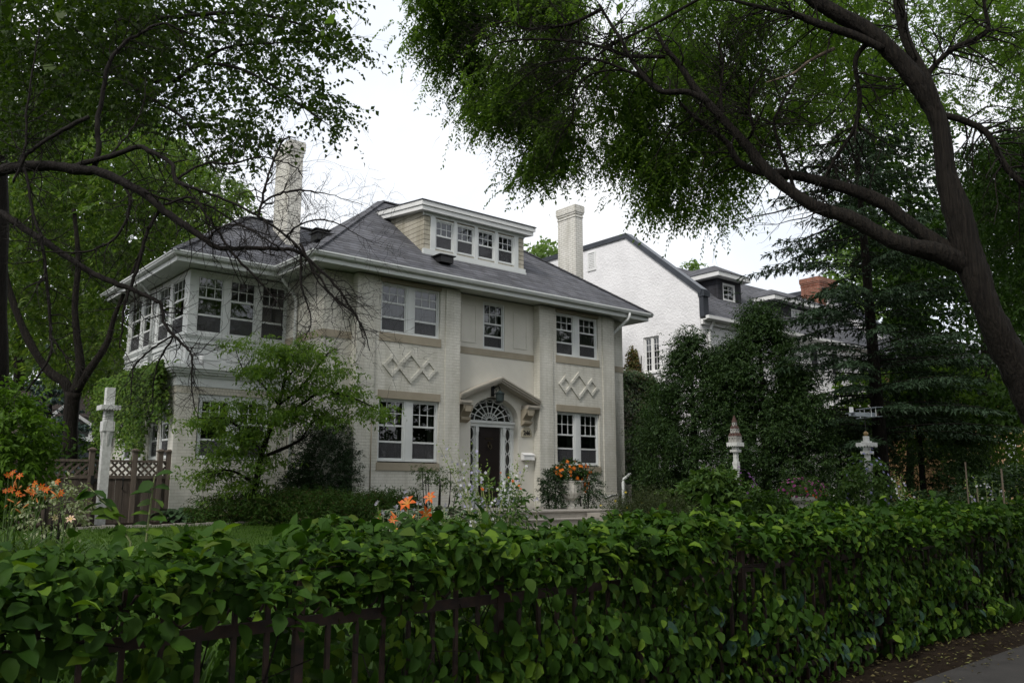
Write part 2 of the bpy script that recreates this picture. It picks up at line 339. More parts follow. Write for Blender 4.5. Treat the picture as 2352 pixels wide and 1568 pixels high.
def fill(poly, n, w0, w1, sc=1.6, thr=-.15, seed=1):    # points in the volume a crown takes up: an outline given depth w0..w1
    xs = [p[0] for p in poly]; ys = [p[1] for p in poly]; out = []; tot = 0
    while tot < n:
        x = rng.uniform(min(xs), max(xs), 4*n); y = rng.uniform(min(ys), max(ys), 4*n); k = inpoly(x, y, poly); x, y = x[k], y[k]
        w = rng.uniform(w0, w1, len(x))
        P = CAM+(FW[None]+RT[None]*((x-1176)/FPX)[:, None]-UP[None]*((y-784)/FPX)[:, None])*w[:, None]
        P = P[lump(P, sc, seed) > thr]; out.append(P); tot += len(P)
        if not len(P): break
    return np.vstack(out)[:n]
def ellipsoid(c, r, n, shell=.55):
    d = rdir(n); q = (shell+(1-shell)*rng.random(n)**.7)[:, None]; return np.array(c)+d*np.array(r)*q, d
def twigs(C, D, length, r=.004, droop=.5):              # thin three-sided twigs, one mesh block of quads
    m = len(C); D = unit(D); a = unit(np.cross(D, [0,0,1.])+1e-3); b = np.cross(D, a); g = np.array([0,0,-1.]); Ln = np.broadcast_to(length, m)[:, None]
    rings = []
    for s_ in (0, .5, 1):
        c = C+D*s_*Ln+g*droop*s_*s_*Ln; rr = r*(1-.7*s_)
        rings.append(np.stack([c+a*rr, c-a*rr*.5+b*rr*.87, c-a*rr*.5-b*rr*.87], 1))
    V = np.concatenate(rings, 1).reshape(-1, 3); f = []
    for i in (0, 1):
        for k in range(3): f.append((i*3+k, i*3+(k+1) % 3, (i+1)*3+(k+1) % 3, (i+1)*3+k))
    F = (np.array(f)[None]+(np.arange(m)*9)[:, None, None]).reshape(-1, 4); return V, F
def ground_z(y):
    y = np.asarray(y, float); return np.where(y < -12.9, 0.0, np.where(y > -1, .9, .9+(y+1)*.05))*np.clip((y+13.4)/.5, 0, 1)
# ---------------------------------------------------------------- ground
def ground_sheet(name, xs, ys, mat, dz=0):
    V = [(x, y, float(ground_z(y))+dz) for y in ys for x in xs]; n = len(xs)
    F = [(j*n+i, j*n+i+1, (j+1)*n+i+1, (j+1)*n+i) for j in range(len(ys)-1) for i in range(n-1)]
    return tag(from_arrays(name, V, F, mat, smooth=True), kind='structure')
ground_sheet('ground', [-400, -60, -25, -12, 0, 12, 30, 80, 400], [-400, -60, -13.6, -13.4, -13.2, -13, -12.7, -10, -6, -3, -1, 1, 12, 60, 400], M['soil'])
def fence_y(x): return -13.5+.064*(x+11.23)
ground_sheet('lawn', [-30, -20, -14, -11, -9, -7, -5, -3.6], [-11.2, -10, -9, -7, -5, -3, -1.6, -.75], M['lawn'], .012)
m = MB(); m.poly((-60,-19,.008),(-11.5,-15.3,.008),(-2,-14.48,.008),(40,-13.6,.008),(40,-12.6,.008),(6,-13.42,.008),(-2.4,-13.69,.008),(-5,-13.76,.008),(-11.5,-14.1,.008),(-60,-17,.008))
tag(m.build('pavement', M['asphalt']), kind='structure')
m = MB()
for i in range(24):
    x0 = -8.6+i*.21; x1 = x0+.205; z = float(ground_z(-.7)); m.box(x0, -.80, z-.1, x1, -.70, z+.05+.01*(i % 3))
tag(m.build('lawn_edging', M['stone']), kind='structure')
# ---------------------------------------------------------------- windows
def window(parent, mp, a0, a1, z0, z1, d=.09, rails=(), top=None, grid=(3, 2), screen=True, curtain=None, flip=False, fr=.05, name='window', mats=None, label=None):
    wm = mats or M['white']
    f = MB(mp); f.box(a0, d-.03, z0, a0+fr, d+.06, z1); f.box(a1-fr, d-.03, z0, a1, d+.06, z1); f.box(a0+fr, d-.03, z1-fr, a1-fr, d+.06, z1); f.box(a0+fr, d-.04, z0, a1-fr, d+.06, z0+fr*.9)
    w = f.build(name, wm, parent, label); i0, i1, j0, j1 = a0+fr, a1-fr, z0+fr*.9, z1-fr
    s = MB(mp); st = .03
    s.box(i0, d-.005, j0, i0+st, d+.03, j1); s.box(i1-st, d-.005, j0, i1, d+.03, j1)
    s.box(i0+st, d-.005, j1-st, i1-st, d+.03, j1); s.box(i0+st, d-.005, j0, i1-st, d+.03, j0+st)
    for k, r_ in enumerate(rails): s.box(i0+st, d-.012, r_-.022, i1-st, d+.036, r_+.022)
    if grid and (rails or top is not None):
        b = max(rails) if rails else top; b = b if top is None else top
        for c in range(1, grid[0]): x = i0+(i1-i0)*c/grid[0]; s.box(x-.009, d+.002, b, x+.009, d+.022, j1-st)
        for c in range(1, grid[1]): z = b+(j1-b)*c/grid[1]; s.box(i0+st, d+.003, z-.009, i1-st, d+.021, z+.009)
    s.build('sash', wm, w)
    q = [(i0, d+.012, j0), (i1, d+.012, j0), (i1, d+.012, j1), (i0, d+.012, j1)]
    MB(mp).poly(*(q[::-1] if flip else q)).build('pane', M['glass'], w)
    if screen and rails:
        zt = min(rails); q = [(i0+st, d-.002, j0+st), (i1-st, d-.002, j0+st), (i1-st, d-.002, zt-.02), (i0+st, d-.002, zt-.02)]
        MB(mp).poly(*q).build('insect_screen', M['screen'], w)
    if curtain:
        c = MB(mp)
        for (u0, u1) in curtain:
            A = np.linspace(i0+(i1-i0)*u0, i0+(i1-i0)*u1, int(8+60*(u1-u0))); dd = d+.16+.025*np.sin(np.arange(len(A))*1.9)+.012*np.sin(np.arange(len(A))*.7)
            for k in range(len(A)-1): c.poly((A[k], dd[k], j0), (A[k+1], dd[k+1], j0), (A[k+1], dd[k+1], j1), (A[k], dd[k], j1))
        c.build('curtain', M['curtain'], w, smooth=True)
    return w
# ---------------------------------------------------------------- the brick house
XM0, XM1, YM = -3.493, 6.639, .233
XB0, XB1, XC0, XC1 = -2.741, .261, 2.997, 5.985
house = thing('brick_house', (1.5, .2, .9), 'two storey cream painted brick house with grey hipped roof and two chimneys', 'house')
H = house; ZB, ZS = .6, 6.67
FB, FM = face_front(0.0), face_front(YM)
u1, u2 = (-2.09, -.35), (3.66, 5.34)          # window openings of the two bays
up, lo = (5.32, 6.64), (2.215, 3.731)
m = MB(FB)
m.wall(XB0, XB1, ZB, ZS, [(*u1, *up), (*u1, *lo)], .2); m.wall(XC0, XC1, ZB, ZS, [(*u2, *up), (*u2, *lo)], .2)
for x, dr in ((XB0, 1), (XB1, 0), (XC0, 1), (XC1, 0)):
    m.poly((x, 0, ZB), (x, 0, ZS), (x, YM, ZS), (x, YM, ZB))
m2 = MB(FM)
m2.wall(XM0, XB0, ZB, ZS); m2.wall(XC1, XM1, ZB, ZS)
m.v += m2.v; n0 = len(m.v)-len(m2.v); m.f += [tuple(i+n0 for i in f) for f in m2.f]
for x in (XM0, XM1): m.poly((x, YM, ZB), (x, 7.2, ZB), (x, 7.2, ZS), (x, YM, ZS))
m.poly((XM0, 7.2, ZB), (XM1, 7.2, ZB), (XM1, 7.2, ZS), (XM0, 7.2, ZS))
m.build('wall', M['brick'], H)
p = MB(FB)                                     # toothed pilaster strips beside the window panels
for a, b in ((XB0-.004, -2.25), (-.19, XB1+.004), (XC0-.004, 3.5), (5.5, XC1+.004)): p.box(a, -.028, ZB, b, .02, ZS-.01)
p.box(XB0-.03, -.05, ZB, XB1+.03, .03, 1.45); p.box(XC0-.03, -.05, ZB, XC1+.03, .03, 1.45)
p.build('pilaster', M['brick'], H)
# recessed entrance wall with an arched opening
DX, AR, ZA, AH = 1.625, .815, 3.40, .60
AX0, AX1 = DX-AR, DX+AR
m = MB(FM); wz0, wz1, wx0, wx1 = 5.28, 6.56, 1.20, 1.95
m.wall(XB1, XC0, 4.02, ZS, [(wx0, wx1, wz0, wz1)], .12); m.wall(XB1, AX0, ZB, ZA); m.wall(AX1, XC0, ZB, ZA)
arc = [(DX-AR*math.cos(t), ZA+AH*math.sin(t)) for t in np.linspace(0, math.pi, 33)]
m.poly((XB1,0,ZA),(AX0,0,ZA),(AX0,0,4.02),(XB1,0,4.02)); m.poly((AX1,0,ZA),(XC0,0,ZA),(XC0,0,4.02),(AX1,0,4.02))
for (xa, za), (xb, zb) in zip(arc, arc[1:]):
    m.poly((xa,0,za),(xb,0,zb),(xb,0,4.02),(xa,0,4.02)); m.poly((xa,0,za),(xa,.26,za),(xb,.26,zb),(xb,0,zb))
for x in (AX0, AX1): m.poly((x,0,1.0),(x,.26,1.0),(x,.26,ZA),(x,0,ZA))
m.build('entrance_wall', M['smooth'], H)
m = MB(FM)
for a, b in ((.47, .98), (2.25, 2.76)):        # moulded blind panels
    m = MB(FM)
    for q in ((a, 5.39, b, 5.43), (a, 6.39, b, 6.43), (a, 5.43, a+.04, 6.39), (b-.04, 5.43, b, 6.39)): m.box(q[0], -.014, q[1], q[2], .01, q[3])
    m.build('wall_panel', M['smooth'], H)
m = MB()                                       # tan stone courses, lintels and sills
for a, b, y in ((XM0-.012, XB0, YM), (XC1, XM1+.012, YM), (XB1, XC0, YM)):
    m = MB().box(a, y-.014, 5.085, b, y+.02, 5.262)
    if a > XM0: m.build('string_course', M['tan'], H)
    else: m0 = m
m = m0; m.box(XM0-.014, YM+.0201, 5.085, XM0+.02, 2.2, 5.262); m.build('string_course', M['tan'], H)
for (a, b) in (u1, u2):
    MB().box(a-.03, -.018, 5.11, b+.03, .05, 5.318).build('window_sill', M['tan'], H)
    MB().box(a-.03, -.030, 2.03, b+.02, .05, 2.213).build('window_sill', M['tan'], H)
    MB().box(a-.03, -.016, 3.733, b+.03, .05, 3.922).build('window_lintel', M['tan'], H)
    MB().box(a-.03, -.014, 6.5605, b+.03, .05, 6.66).build('window_lintel', M['tan'], H)
def diamonds(cx, cz):
    m = MB(FB)
    def ring(x, z, hw, hh, t, d):
        o = [(x-hw, z), (x, z+hh), (x+hw, z), (x, z-hh)]; k = 1-t/hw; i = [(x+(a-x)*k, z+(b-z)*k) for a, b in o]
        for q in range(4):
            r_ = (q+1) % 4
            m.hull([(o[q][0], -d, o[q][1]), (o[r_][0], -d, o[r_][1]), (i[r_][0], -d, i[r_][1]), (i[q][0], -d, i[q][1])],
                   [(o[q][0], .02, o[q][1]), (o[r_][0], .02, o[r_][1]), (i[r_][0], .02, i[r_][1]), (i[q][0], .02, i[q][1])])
    ring(cx, cz+.01, .40, .40, .11, .036); ring(cx-.53, cz, .265, .268, .10, .033); ring(cx+.53, cz, .265, .268, .10, .033)
    m.build('diamond_ornament', M['brick'], H)
diamonds(-1.222, 4.52); diamonds(4.51, 4.50)
full = [(0, 1)]
for (a, b) in (u1, u2):
    c = (a+b)/2
    MB(FB).box(c-.075, .05, up[0], c+.075, .16, 6.56).build('mullion', M['white'], H); MB(FB).box(c-.075, .05, lo[0]+.03, c+.075, .16, lo[1]).build('mullion', M['white'], H)
    for s0, s1 in ((a, c-.075), (c+.075, b)):
        window(H, FB, s0, s1, up[0], 6.56, .09, (5.71, 6.08), 6.08, curtain=[(0, .46), (.5, 1)] if a < 0 else full)
        window(H, FB, s0, s1, lo[0]+.03, lo[1], .09, (2.705, 3.09), 3.09, curtain=[(.84, 1)])
window(H, FM, wx0, wx1, wz0, wz1, .05, (5.64, 5.98), 5.98, curtain=full)
m = MB(); m.poly((XM0+.05, 2.6, 1), (XM1-.05, 2.6, 1), (XM1-.05, 2.6, 6.6), (XM0+.05, 2.6, 6.6))  # dark sheets and floors added so the windows look into darkness
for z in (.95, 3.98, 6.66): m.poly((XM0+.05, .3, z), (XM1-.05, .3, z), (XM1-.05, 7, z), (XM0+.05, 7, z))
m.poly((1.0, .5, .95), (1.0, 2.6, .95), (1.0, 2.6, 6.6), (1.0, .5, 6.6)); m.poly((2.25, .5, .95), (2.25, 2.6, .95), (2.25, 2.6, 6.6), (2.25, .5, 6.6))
m.build('dark_partition', M['interior'], H)
# doorway
FD = face_front(.47)
dw = MB(FD)                                     # surround: pilasters, transom, arch trim
for x in (DX-.50, DX+.42): dw.box(x, -.05, 1.1, x+.08, .06, 3.22)
for x in (DX-.425, DX+.385): dw.box(x, -.02, 1.1, x+.04, .06, 3.22)
for x in (AX0, AX1-.07): dw.box(x, -.03, 1.1, x+.07, .06, 3.22)
for x in (DX-.68, DX+.60): dw.box(x, -.01, 1.1, x+.02, .05, 1.55) ; 
for x in (AX0+.07, DX+.50): dw.box(x, 0, 1.1, x+.245, .05, 1.50)
dw.box(AX0, -.06, 3.22, AX1, .06, 3.31); dw.box(AX0, -.10, 3.31, AX1, .06, 3.38)
for (xa, za), (xb, zb) in zip(arc, arc[1:]):
    k = lambda x, z, s_: (DX+(x-DX)*s_, ZA+(z-ZA)*s_)
    a_, b_ = k(xa, za, .91), k(xb, zb, .91)
    dw.hull([(xa,-.02,za),(xb,-.02,zb),(b_[0],-.02,b_[1]),(a_[0],-.02,a_[1])], [(xa,.05,za),(xb,.05,zb),(b_[0],.05,b_[1]),(a_[0],.05,a_[1])])
dw.build('doorway_surround', M['white'], H)
for x in (DX-.46, DX+.46): 
    b = MB(FD); b.box(x-.05, -.075, 3.08, x+.05, -.05, 3.21); b.box(x-.04, -.07, 3.0, x+.04, -.05, 3.08); b.build('door_scroll', M['white'], H)
fl = MB(FD); E_ = lambda t, s_: (DX-AR*.91*s_*math.cos(t), ZA-.005+AH*.91*s_*math.sin(t))
def strip(m, pts, w, d0=-.012, d1=.012):
    for (a, b), (c, d) in zip(pts, pts[1:]):
        L = math.hypot(c-a, d-b) or 1; nx, nz = -(d-b)/L*w/2, (c-a)/L*w/2
        m.hull([(a-nx,d0,b-nz),(c-nx,d0,d-nz),(c+nx,d0,d+nz),(a+nx,d0,b+nz)], [(a-nx,d1,b-nz),(c-nx,d1,d-nz),(c+nx,d1,d+nz),(a+nx,d1,b+nz)])
ang = np.linspace(0, math.pi, 10)
for t in ang[1:-1]: strip(fl, [E_(t, .12), E_(t, 1)], .022)
for s_ in (.14, .36, .70): strip(fl, [E_(t, s_) for t in np.linspace(0, math.pi, 25)], .022, -.014, .014)
for t0, t1 in zip(ang, ang[1:]): strip(fl, [E_(t0+(t1-t0)*q, 1-.10*math.sin(math.pi*q)) for q in np.linspace(0, 1, 6)], .018, -.010, .010)
o = fl.build('fanlight', M['white'], H)
MB(FD).poly(*[(DX+(x-DX)*.93, .03, ZA+(z-ZA)*.93) for x, z in arc[::-1]]).build('pane', M['glass'], o)
MB(FD).poly(*[(DX+(x-DX)*.97, .16, ZA+(z-ZA)*.97) for x, z in arc[::-1]]).build('fanlight_dark_backing', M['interior'], o)  # dark sheet standing in for the unlit hall behind the fanlight
for x0 in (AX0+.07, DX+.50):
    sl = MB(FD); x1 = x0+.245; c = (x0+x1)/2
    for k in range(5):
        z0 = 1.5+k*.34; sg = np.linspace(0, 2*math.pi, 17); strip(sl, [(c+.085*math.sin(t), z0+.17-.17*math.cos(t)) for t in sg], .020)
    for x in (x0+.02, x1-.02): sl.box(x-.02, -.012, 1.5, x+.02, .02, 3.22)
    o = sl.build('sidelight', M['white'], H); MB(FD).poly((x0,.03,1.5),(x1,.03,1.5),(x1,.03,3.22),(x0,.03,3.22)).build('pane', M['glass'], o)
d = MB(FD); d.box(DX-.385, .03, 1.14, DX+.385, .08, 3.215)
for (a, b, c, e_) in ((-.30,1.3,-.04,2.0),(.04,1.3,.30,2.0),(-.30,2.12,.30,2.55),(-.30,2.95,.30,3.10)): d.box(DX+a, .018, b, DX+c, .03, e_)
dr = d.build('front_door', M['door'], H)
k = MB(FD); k.lathe((0,0,0), [(.001,0)], 3) if False else None
k.tube([(DX-.05, 0, 2.76), (DX-.06, -.03, 2.68), (DX, -.04, 2.63), (DX+.06, -.03, 2.68), (DX+.05, 0, 2.76)], .012, 6); k.box(DX-.035, -.01, 2.74, DX+.035, .02, 2.83); k.build('door_knocker', M['brass'], dr)
MB(FD).box(DX-.13, .008, 2.90, DX+.13, .02, 2.93).build('letter_slot', M['brass'], dr)
# gabled hood on brackets
m = MB(); yF, yB = -.06, YM; L0, R0, AZ, EZ = XB1+.004, XC0-.004, 4.52, 3.98
for k, (x0, z0, x1, z1) in enumerate(((L0, EZ, DX, AZ), (DX, AZ, R0, EZ))):
    for (dz0, dz1, y) in ((0, .045, yF-.04), (.045, .10, yF-.015), (.10, .15, yF+.02)):
        m.hull([(x0,y,z0-dz1),(x1,y,z1-dz1),(x1,y,z1-dz0),(x0,y,z0-dz0)], [(x0,yB,z0-dz1),(x1,yB,z1-dz1),(x1,yB,z1-dz0),(x0,yB,z0-dz0)])
for x0, x1 in ((L0, .66), (2.55, R0)): m.box(x0, yF-.005, 3.77, x1, yB, 3.828); m.box(x0, yF+.02, 3.728, x1-.03 if x0 < 1 else x1, yB, 3.77)
m.build('door_hood', plain('hood_paint', (.40, .37, .31), (.34, .31, .26), .7, 3), H)
for x0 in (.40, 2.52):
    b = MB(); pr = [(YM, 3.727), (yF+.04, 3.727), (yF+.05, 3.62), (.06, 3.54), (.13, 3.47), (.15, 3.43), (.07, 3.40), (.08, 3.35), (.16, 3.31), (YM, 3.28)]
    b.hull([(x0, y, z) for y, z in pr], [(x0+.30, y, z) for y, z in pr]); b.box(x0+.06, yF+.03, 3.55, x0+.24, yF+.06, 3.70); b.build('hood_bracket', M['tan'], H)
pq = MB(FM); sg = [(2.53, 2.99), (2.90, 2.99), (2.90, 3.07)]+[(2.715+.185*math.cos(t), 3.07+.20*math.sin(t)) for t in np.linspace(.2, math.pi-.2, 9)]+[(2.53, 3.07)]
pq.hull([(x, -.03, z) for x, z in sg], [(x, .01, z) for x, z in sg]); plq = pq.build('number_plaque', plain('plaque', (.44, .40, .30), None, .7), H)
tcv = bpy.data.curves.new('digits', 'FONT'); tcv.body = '246'; tcv.size = .165; tcv.extrude = .006; tcv.offset = .004; tcv.align_x = 'CENTER'
to = bpy.data.objects.new('digits', tcv); link(to); dme = bpy.data.meshes.new_from_object(to.evaluated_get(bpy.context.evaluated_depsgraph_get())); bpy.data.objects.remove(to)
dgv = np.array([v.co for v in dme.vertices]); ro = link(bpy.data.objects.new('digits', dme), plq); dme.materials.clear(); dme.materials.append(M['black'])
dme.vertices.foreach_set('co', (np.stack([dgv[:, 0], -dgv[:, 2], dgv[:, 1]], 1)+np.array([2.715, YM-.036, 3.04])-np.array(house.location)).astype(np.float32).ravel()); dme.update()
# eaves
YE, XE0, XE1, ZE = -.49, -4.17, 7.315, 6.897
XP, YP, YPB = -6.56, 1.489, 7.53
path = [(XP, YPB), (XP, YP), (XE0, YP), (XE0, YE), (XE1, YE), (XE1, 7.93)]
def offset(path, d):                            # inset the eave outline
    return [(XP+d, YPB-d*0), (XP+d, YP+d), (XE0+d, YP+d), (XE0+d, YE+d), (XE1-d, YE+d), (XE1-d, 7.93)]
def run(name, prof, mat):                       # sweep a profile (inset, z) round the eaves
    m = MB(); rows = [[(x, y, z) for x, y in offset(path, d)] for d, z in prof]; n = len(path)
    for j in range(len(prof)):
        a, b = rows[j], rows[(j+1) % len(prof)]
        for i in range(n-1): m.poly(a[i], a[i+1], b[i+1], b[i])
    m.poly(*[r_[0] for r_ in rows]); m.poly(*[r_[-1] for r_ in rows][::-1]); return m.build(name, mat, H)
run('gutter', [(0, 6.897), (-.005, 6.86), (.012, 6.845), (.02, 6.81), (.05, 6.785), (.118, 6.785), (.118, 6.897), (.10, 6.897), (.09, 6.83), (.03, 6.83), (.015, 6.897)], M['white'])
run('fascia', [(.12, 6.87), (.12, 6.668), (.155, 6.668), (.155, 6.87)], M['white'])
run('soffit', [(.156, 6.70), (.80, 6.70), (.80, 6.715), (.156, 6.715)], M['soffit'])
sl, RZ = .746, 6.885
m = MB(); hy = (YE+7.93)/2; hh = RZ+sl*(hy-YE); rx0, rx1 = XE0+(hy-YE), XE1-(hy-YE)
g = .03; e0, e1, f0, f1 = XE0+g, XE1-g, YE+g, 7.93-g
m.poly((e0,f0,RZ),(e1,f0,RZ),(rx1,hy,hh),(rx0,hy,hh)); m.poly((e1,f0,RZ),(e1,f1,RZ),(rx1,hy,hh)); m.poly((e1,f1,RZ),(e0,f1,RZ),(rx0,hy,hh),(rx1,hy,hh)); m.poly((e0,f1,RZ),(e0,f0,RZ),(rx0,hy,hh))
ps, pm = .69, (YP+YPB)/2; pz = RZ+ps*(pm-YP); px0, px1 = XP+g, XE0+(pz-RZ)/sl+.3
m.poly((px0,YP+g,RZ),(XE0+.03,YP+g,RZ),(XE0+1.4,YP+g,RZ),(px1,pm,pz),(XP+2.86,pm,pz)); m.poly((px0,YPB,RZ),(px0,YP+g,RZ),(XP+2.86,pm,pz)); m.poly((XE0+1.4,YPB,RZ),(px0,YPB,RZ),(XP+2.86,pm,pz),(px1,pm,pz))
roof = m.build('roof', M['shingle'], H)
cap = MB()
for a, b in (((e0,f0,RZ),(rx0,hy,hh)), ((e1,f0,RZ),(rx1,hy,hh)), ((rx0,hy,hh),(rx1,hy,hh)), ((px0,YP+g,RZ),(XP+2.86,pm,pz)), ((XP+2.86,pm,pz),(px1-.3,pm,pz))): cap.bar(a, b, .20, .035)
cap.build('ridge_cap', M['shingle'], roof)
for (cx, cy_) in ((-.16, .17), (-2.1, 3.3), (-3.35, .75)):   # low roof vents
    v = MB(); left = cx < -1
    z = RZ+sl*((cx-XE0) if left else (cy_-YE)); v.box(cx-.2, cy_-.17, z-.02, cx+.2, cy_+.17, z+.15); v.box(cx-.25, cy_-.21, z+.151, cx+.25, cy_+.21, z+.18); v.build('roof_vent', M['black'], roof)
# dormer
dx0, dx1, dy, dz0 = -.50, 2.955, .6, 7.66
FDm = face_front(dy); WD = [(-.145, .465), (.557, 1.168), (1.275, 1.884), (1.992, 2.59)]
m = MB(FDm); m.wall(dx0, dx1, dz0, 8.80, [(a, b, 7.855, 8.675) for a, b in WD], .08)
for x in (dx0, dx1): m.poly((x,0,dz0),(x,1.85,8.95),(x,1.85,9.1),(x,0,8.8))
m.build('dormer', M['siding'], H)
m = MB(FDm)
for a, b in ((-.30, -.145), (.465, .557), (1.168, 1.275), (1.884, 1.992), (2.59, 2.74)): m.box(a, -.022, 7.80, b, .03, 8.72)
m.box(dx0-.03, -.05, 7.70, dx1+.03, .03, 7.80); m.box(dx0-.02, -.02, 8.72, dx1+.02, .03, 8.82); m.box(dx0-.05, -.065, 7.64, dx1+.05, .02, 7.70); m.build('dormer_trim', M['white'], H)
for a, b in WD: window(H, FDm, a, b, 7.855, 8.675, .03, (8.24,), 8.24, name='dormer_window', fr=.035)
m = MB(FDm); m.poly((dx0+.05, .9, 7.6), (dx1-.05, .9, 7.6), (dx1-.05, .9, 8.8), (dx0+.05, .9, 8.8)); m.build('dormer_dark_backing', M['interior'], H)  # dark sheet added behind the dormer panes to keep them dark
m = MB(); l, r_, f_, bk = -.70, 3.235, .39, 2.95
m.hull([(l,f_,8.92),(r_,f_,8.92),(r_,bk,9.20),(l,bk,9.20)], [(l,f_,9.04),(r_,f_,9.04),(r_,bk,9.32),(l,bk,9.32)]); m.hull([(l+.03,f_+.04,8.80),(r_-.05,f_+.04,8.80),(r_-.05,bk-.2,9.06),(l+.03,bk-.2,9.06)], [(l+.03,f_+.04,8.918),(r_-.05,f_+.04,8.918),(r_-.05,bk-.2,9.19),(l+.03,bk-.2,9.19)])
m.build('dormer_fascia', M['bright'], H)
MB().hull([(l-.02,f_-.03,9.044),(r_+.02,f_-.03,9.044),(r_+.02,bk,9.324),(l-.02,bk,9.324)], [(l-.02,f_-.03,9.065),(r_+.02,f_-.03,9.065),(r_+.02,bk,9.345),(l-.02,bk,9.345)]).build('dormer_roof', M['shingle'], H)
# chimneys
def chimney(parent, x0, y0, z0, x1, y1, z1, mat, lab=None):
    m = MB(); m.box(x0, y0, z0, x1, y1, z1-.42); m.box(x0-.02, y0-.02, z1-.42, x1+.02, y1+.02, z1-.36); m.box(x0, y0, z1-.36, x1, y1, z1-.31); m.box(x0-.03, y0-.03, z1-.31, x1+.03, y1+.03, z1-.24)
    m.box(x0-.05, y0-.05, z1-.24, x1+.05, y1+.05, z1-.03); m.box(x0-.035, y0-.035, z1-.03, x1+.035, y1+.035, z1)
    return m.build('chimney', mat, parent, lab)
chimney(H, -3.21, 3.05, 7.4, -2.83, 3.93, 10.88, M['stack']); chimney(H, 6.645, 2.24, .7, 6.99, 3.10, 11.0, M['stack'])
# pipes
def pipe(name, pts, r_, mat=None, n=8): return MB().tube(pts, r_, n).build(name, mat or M['white'], H, smooth=True)
pipe('downspout', [(XE0+.2, YP+.06, 6.79), (XE0+.25, YP+.08, 6.6), (-3.6, 1.55, 6.25), (-3.55, 1.56, 6.1), (-3.55, 1.56, .85)], .042)
pipe('downspout', [(6.25, YE+.05, 6.80), (6.25, YE+.05, 6.68), (6.23, YE+.1, 6.60), (6.07, .1, 6.20), (6.05, .16, 6.05), (6.05, .17, 1.2)], .045)
pipe('drain_pipe', [(6.66, .05, 2.02), (6.32, .0, 1.86), (6.27, -.02, 1.78), (6.27, -.02, .8)], .05)
pipe('conduit', [(-2.29, -.045, 3.3), (-2.29, -.045, 1.40)], .012, M['tan'], 6)
pipe('cable', [(5.3, -.06, 1.40), (5.5, -.06, 1.34), (5.75, -.06, 1.42), (6.0, -.05, 1.42), (6.06, .1, 1.40)], .012, M['white'], 6)
# ---- two storey sun porch at the left
PX, PY, PB = -5.92, 2.2, 6.95
FPf, FPl = face_front(PY), face_left(PX)
wf = [(-5.76, -5.07), (-4.98, -4.28), (-4.19, -3.50)]; ws = [(2.50, 3.42), (3.54, 4.46), (4.80, 5.66), (5.80, 6.74)]
m = MB(FPf); m.wall(PX, XM0, 4.25, ZS, [(a, b, 5.17, 6.58) for a, b in wf], .1)
m2 = MB(FPl); m2.wall(PY, PB, 4.25, ZS, [(a, b, 5.17, 6.58) for a, b in ws], .1); m.add(m2.v, m2.f) if False else None
n0 = len(m.v); m.v += m2.v; m.f += [tuple(i+n0 for i in f) for f in m2.f]
m.poly((PX, 0+PB-PY, 4.25), (XM0, PB-PY, 4.25), (XM0, PB-PY, ZS), (PX, PB-PY, ZS)); m.build('porch_upper_wall', M['white'], H)
for a, b in wf: window(H, FPf, a, b, 5.17, 6.58, .03, (5.62, 6.03), 6.03, name='porch_window', fr=.04, curtain=None)
for a, b in ws: window(H, FPl, a, b, 5.17, 6.58, .03, (5.62, 6.03), 6.03, name='porch_window', fr=.04, flip=True)
tr = MB()
def belt(m, off, z0, z1, x0=PX, y0=PY, yb=PB, xe=XM0):
    m.box(x0-off, y0-off, z0, xe, y0-off+.02+off*.9, z1); m.box(x0-off, y0-off+.0201+off*.9, z0, x0-off+.02+off*.9, yb, z1)
belt(tr, .07, 5.10, 5.15); belt(tr, .05, 5.06, 5.099); belt(tr, .025, 4.96, 5.059); belt(tr, .04, 4.94, 4.959); belt(tr, .03, 4.40, 4.52)
for i in range(3):
    a, b = (-5.74+i*.76, -5.12+i*.76); 
    for q in ((a,4.86,b,4.89),(a,4.56,b,4.585),(a,4.585,a+.025,4.86),(b-.025,4.585,b,4.86)): tr.box(q[0], PY-.022, q[1], q[2], PY+.01, q[3])
    tr.box(a+.03, PY-.012, 4.82, b-.03, PY+.01, 4.84)
for a, b in ((2.40, 3.3), (3.45, 4.4), (4.9, 5.75), (5.85, 6.8)):
    for q in ((a,4.86,b,4.89),(a,4.56,b,4.585),(a,4.585,a+.025,4.86),(b-.025,4.585,b,4.86)): tr.box(PX-.022, q[0], q[1], PX+.01, q[2], q[3])
tr.build('porch_panelling', M['white'], H)
LX, LY, LB = -6.2, 1.8, 7.3
FLf, FLl = face_front(LY), face_left(LX)
lf = [(-5.66, -4.92), (-4.75, -4.02)]; lside = [(2.14, 2.82), (2.90, 3.55), (4.05, 4.75), (4.95, 5.68)]
m = MB(FLf); m.wall(LX, XM0, ZB, 3.72, [(-5.70, -3.98, 2.25, 3.72)], .16)
m2 = MB(FLl); m2.wall(LY, LB, ZB, 3.72, [(a, b, 2.25, 3.62) for a, b in lside], .16); n0 = len(m.v); m.v += m2.v; m.f += [tuple(i+n0 for i in f) for f in m2.f]
m.poly((LX, LB-LY, ZB), (XM0, LB-LY, ZB), (XM0, LB-LY, 4.2), (LX, LB-LY, 4.2)); m.build('porch_wall', M['brick'], H)
sc = MB(); belt(sc, .012, 3.72, 3.88, LX, LY, LB); sc.build('soldier_course', M['soldier'], H)
fz = MB(); belt(fz, .03, 3.88, 4.09, LX, LY, LB); belt(fz, .07, 4.09, 4.15, LX, LY, LB); belt(fz, .15, 4.15, 4.20, LX, LY, LB); belt(fz, .20, 4.20, 4.255, LX, LY, LB); fz.build('porch_cornice', M['white'], H)
gt = MB(); belt(gt, .25, 4.256, 4.34, LX, LY, LB); belt(gt, .23, 4.21, 4.2555, LX, LY, LB) if False else None; gt.build('porch_gutter', M['white'], H)
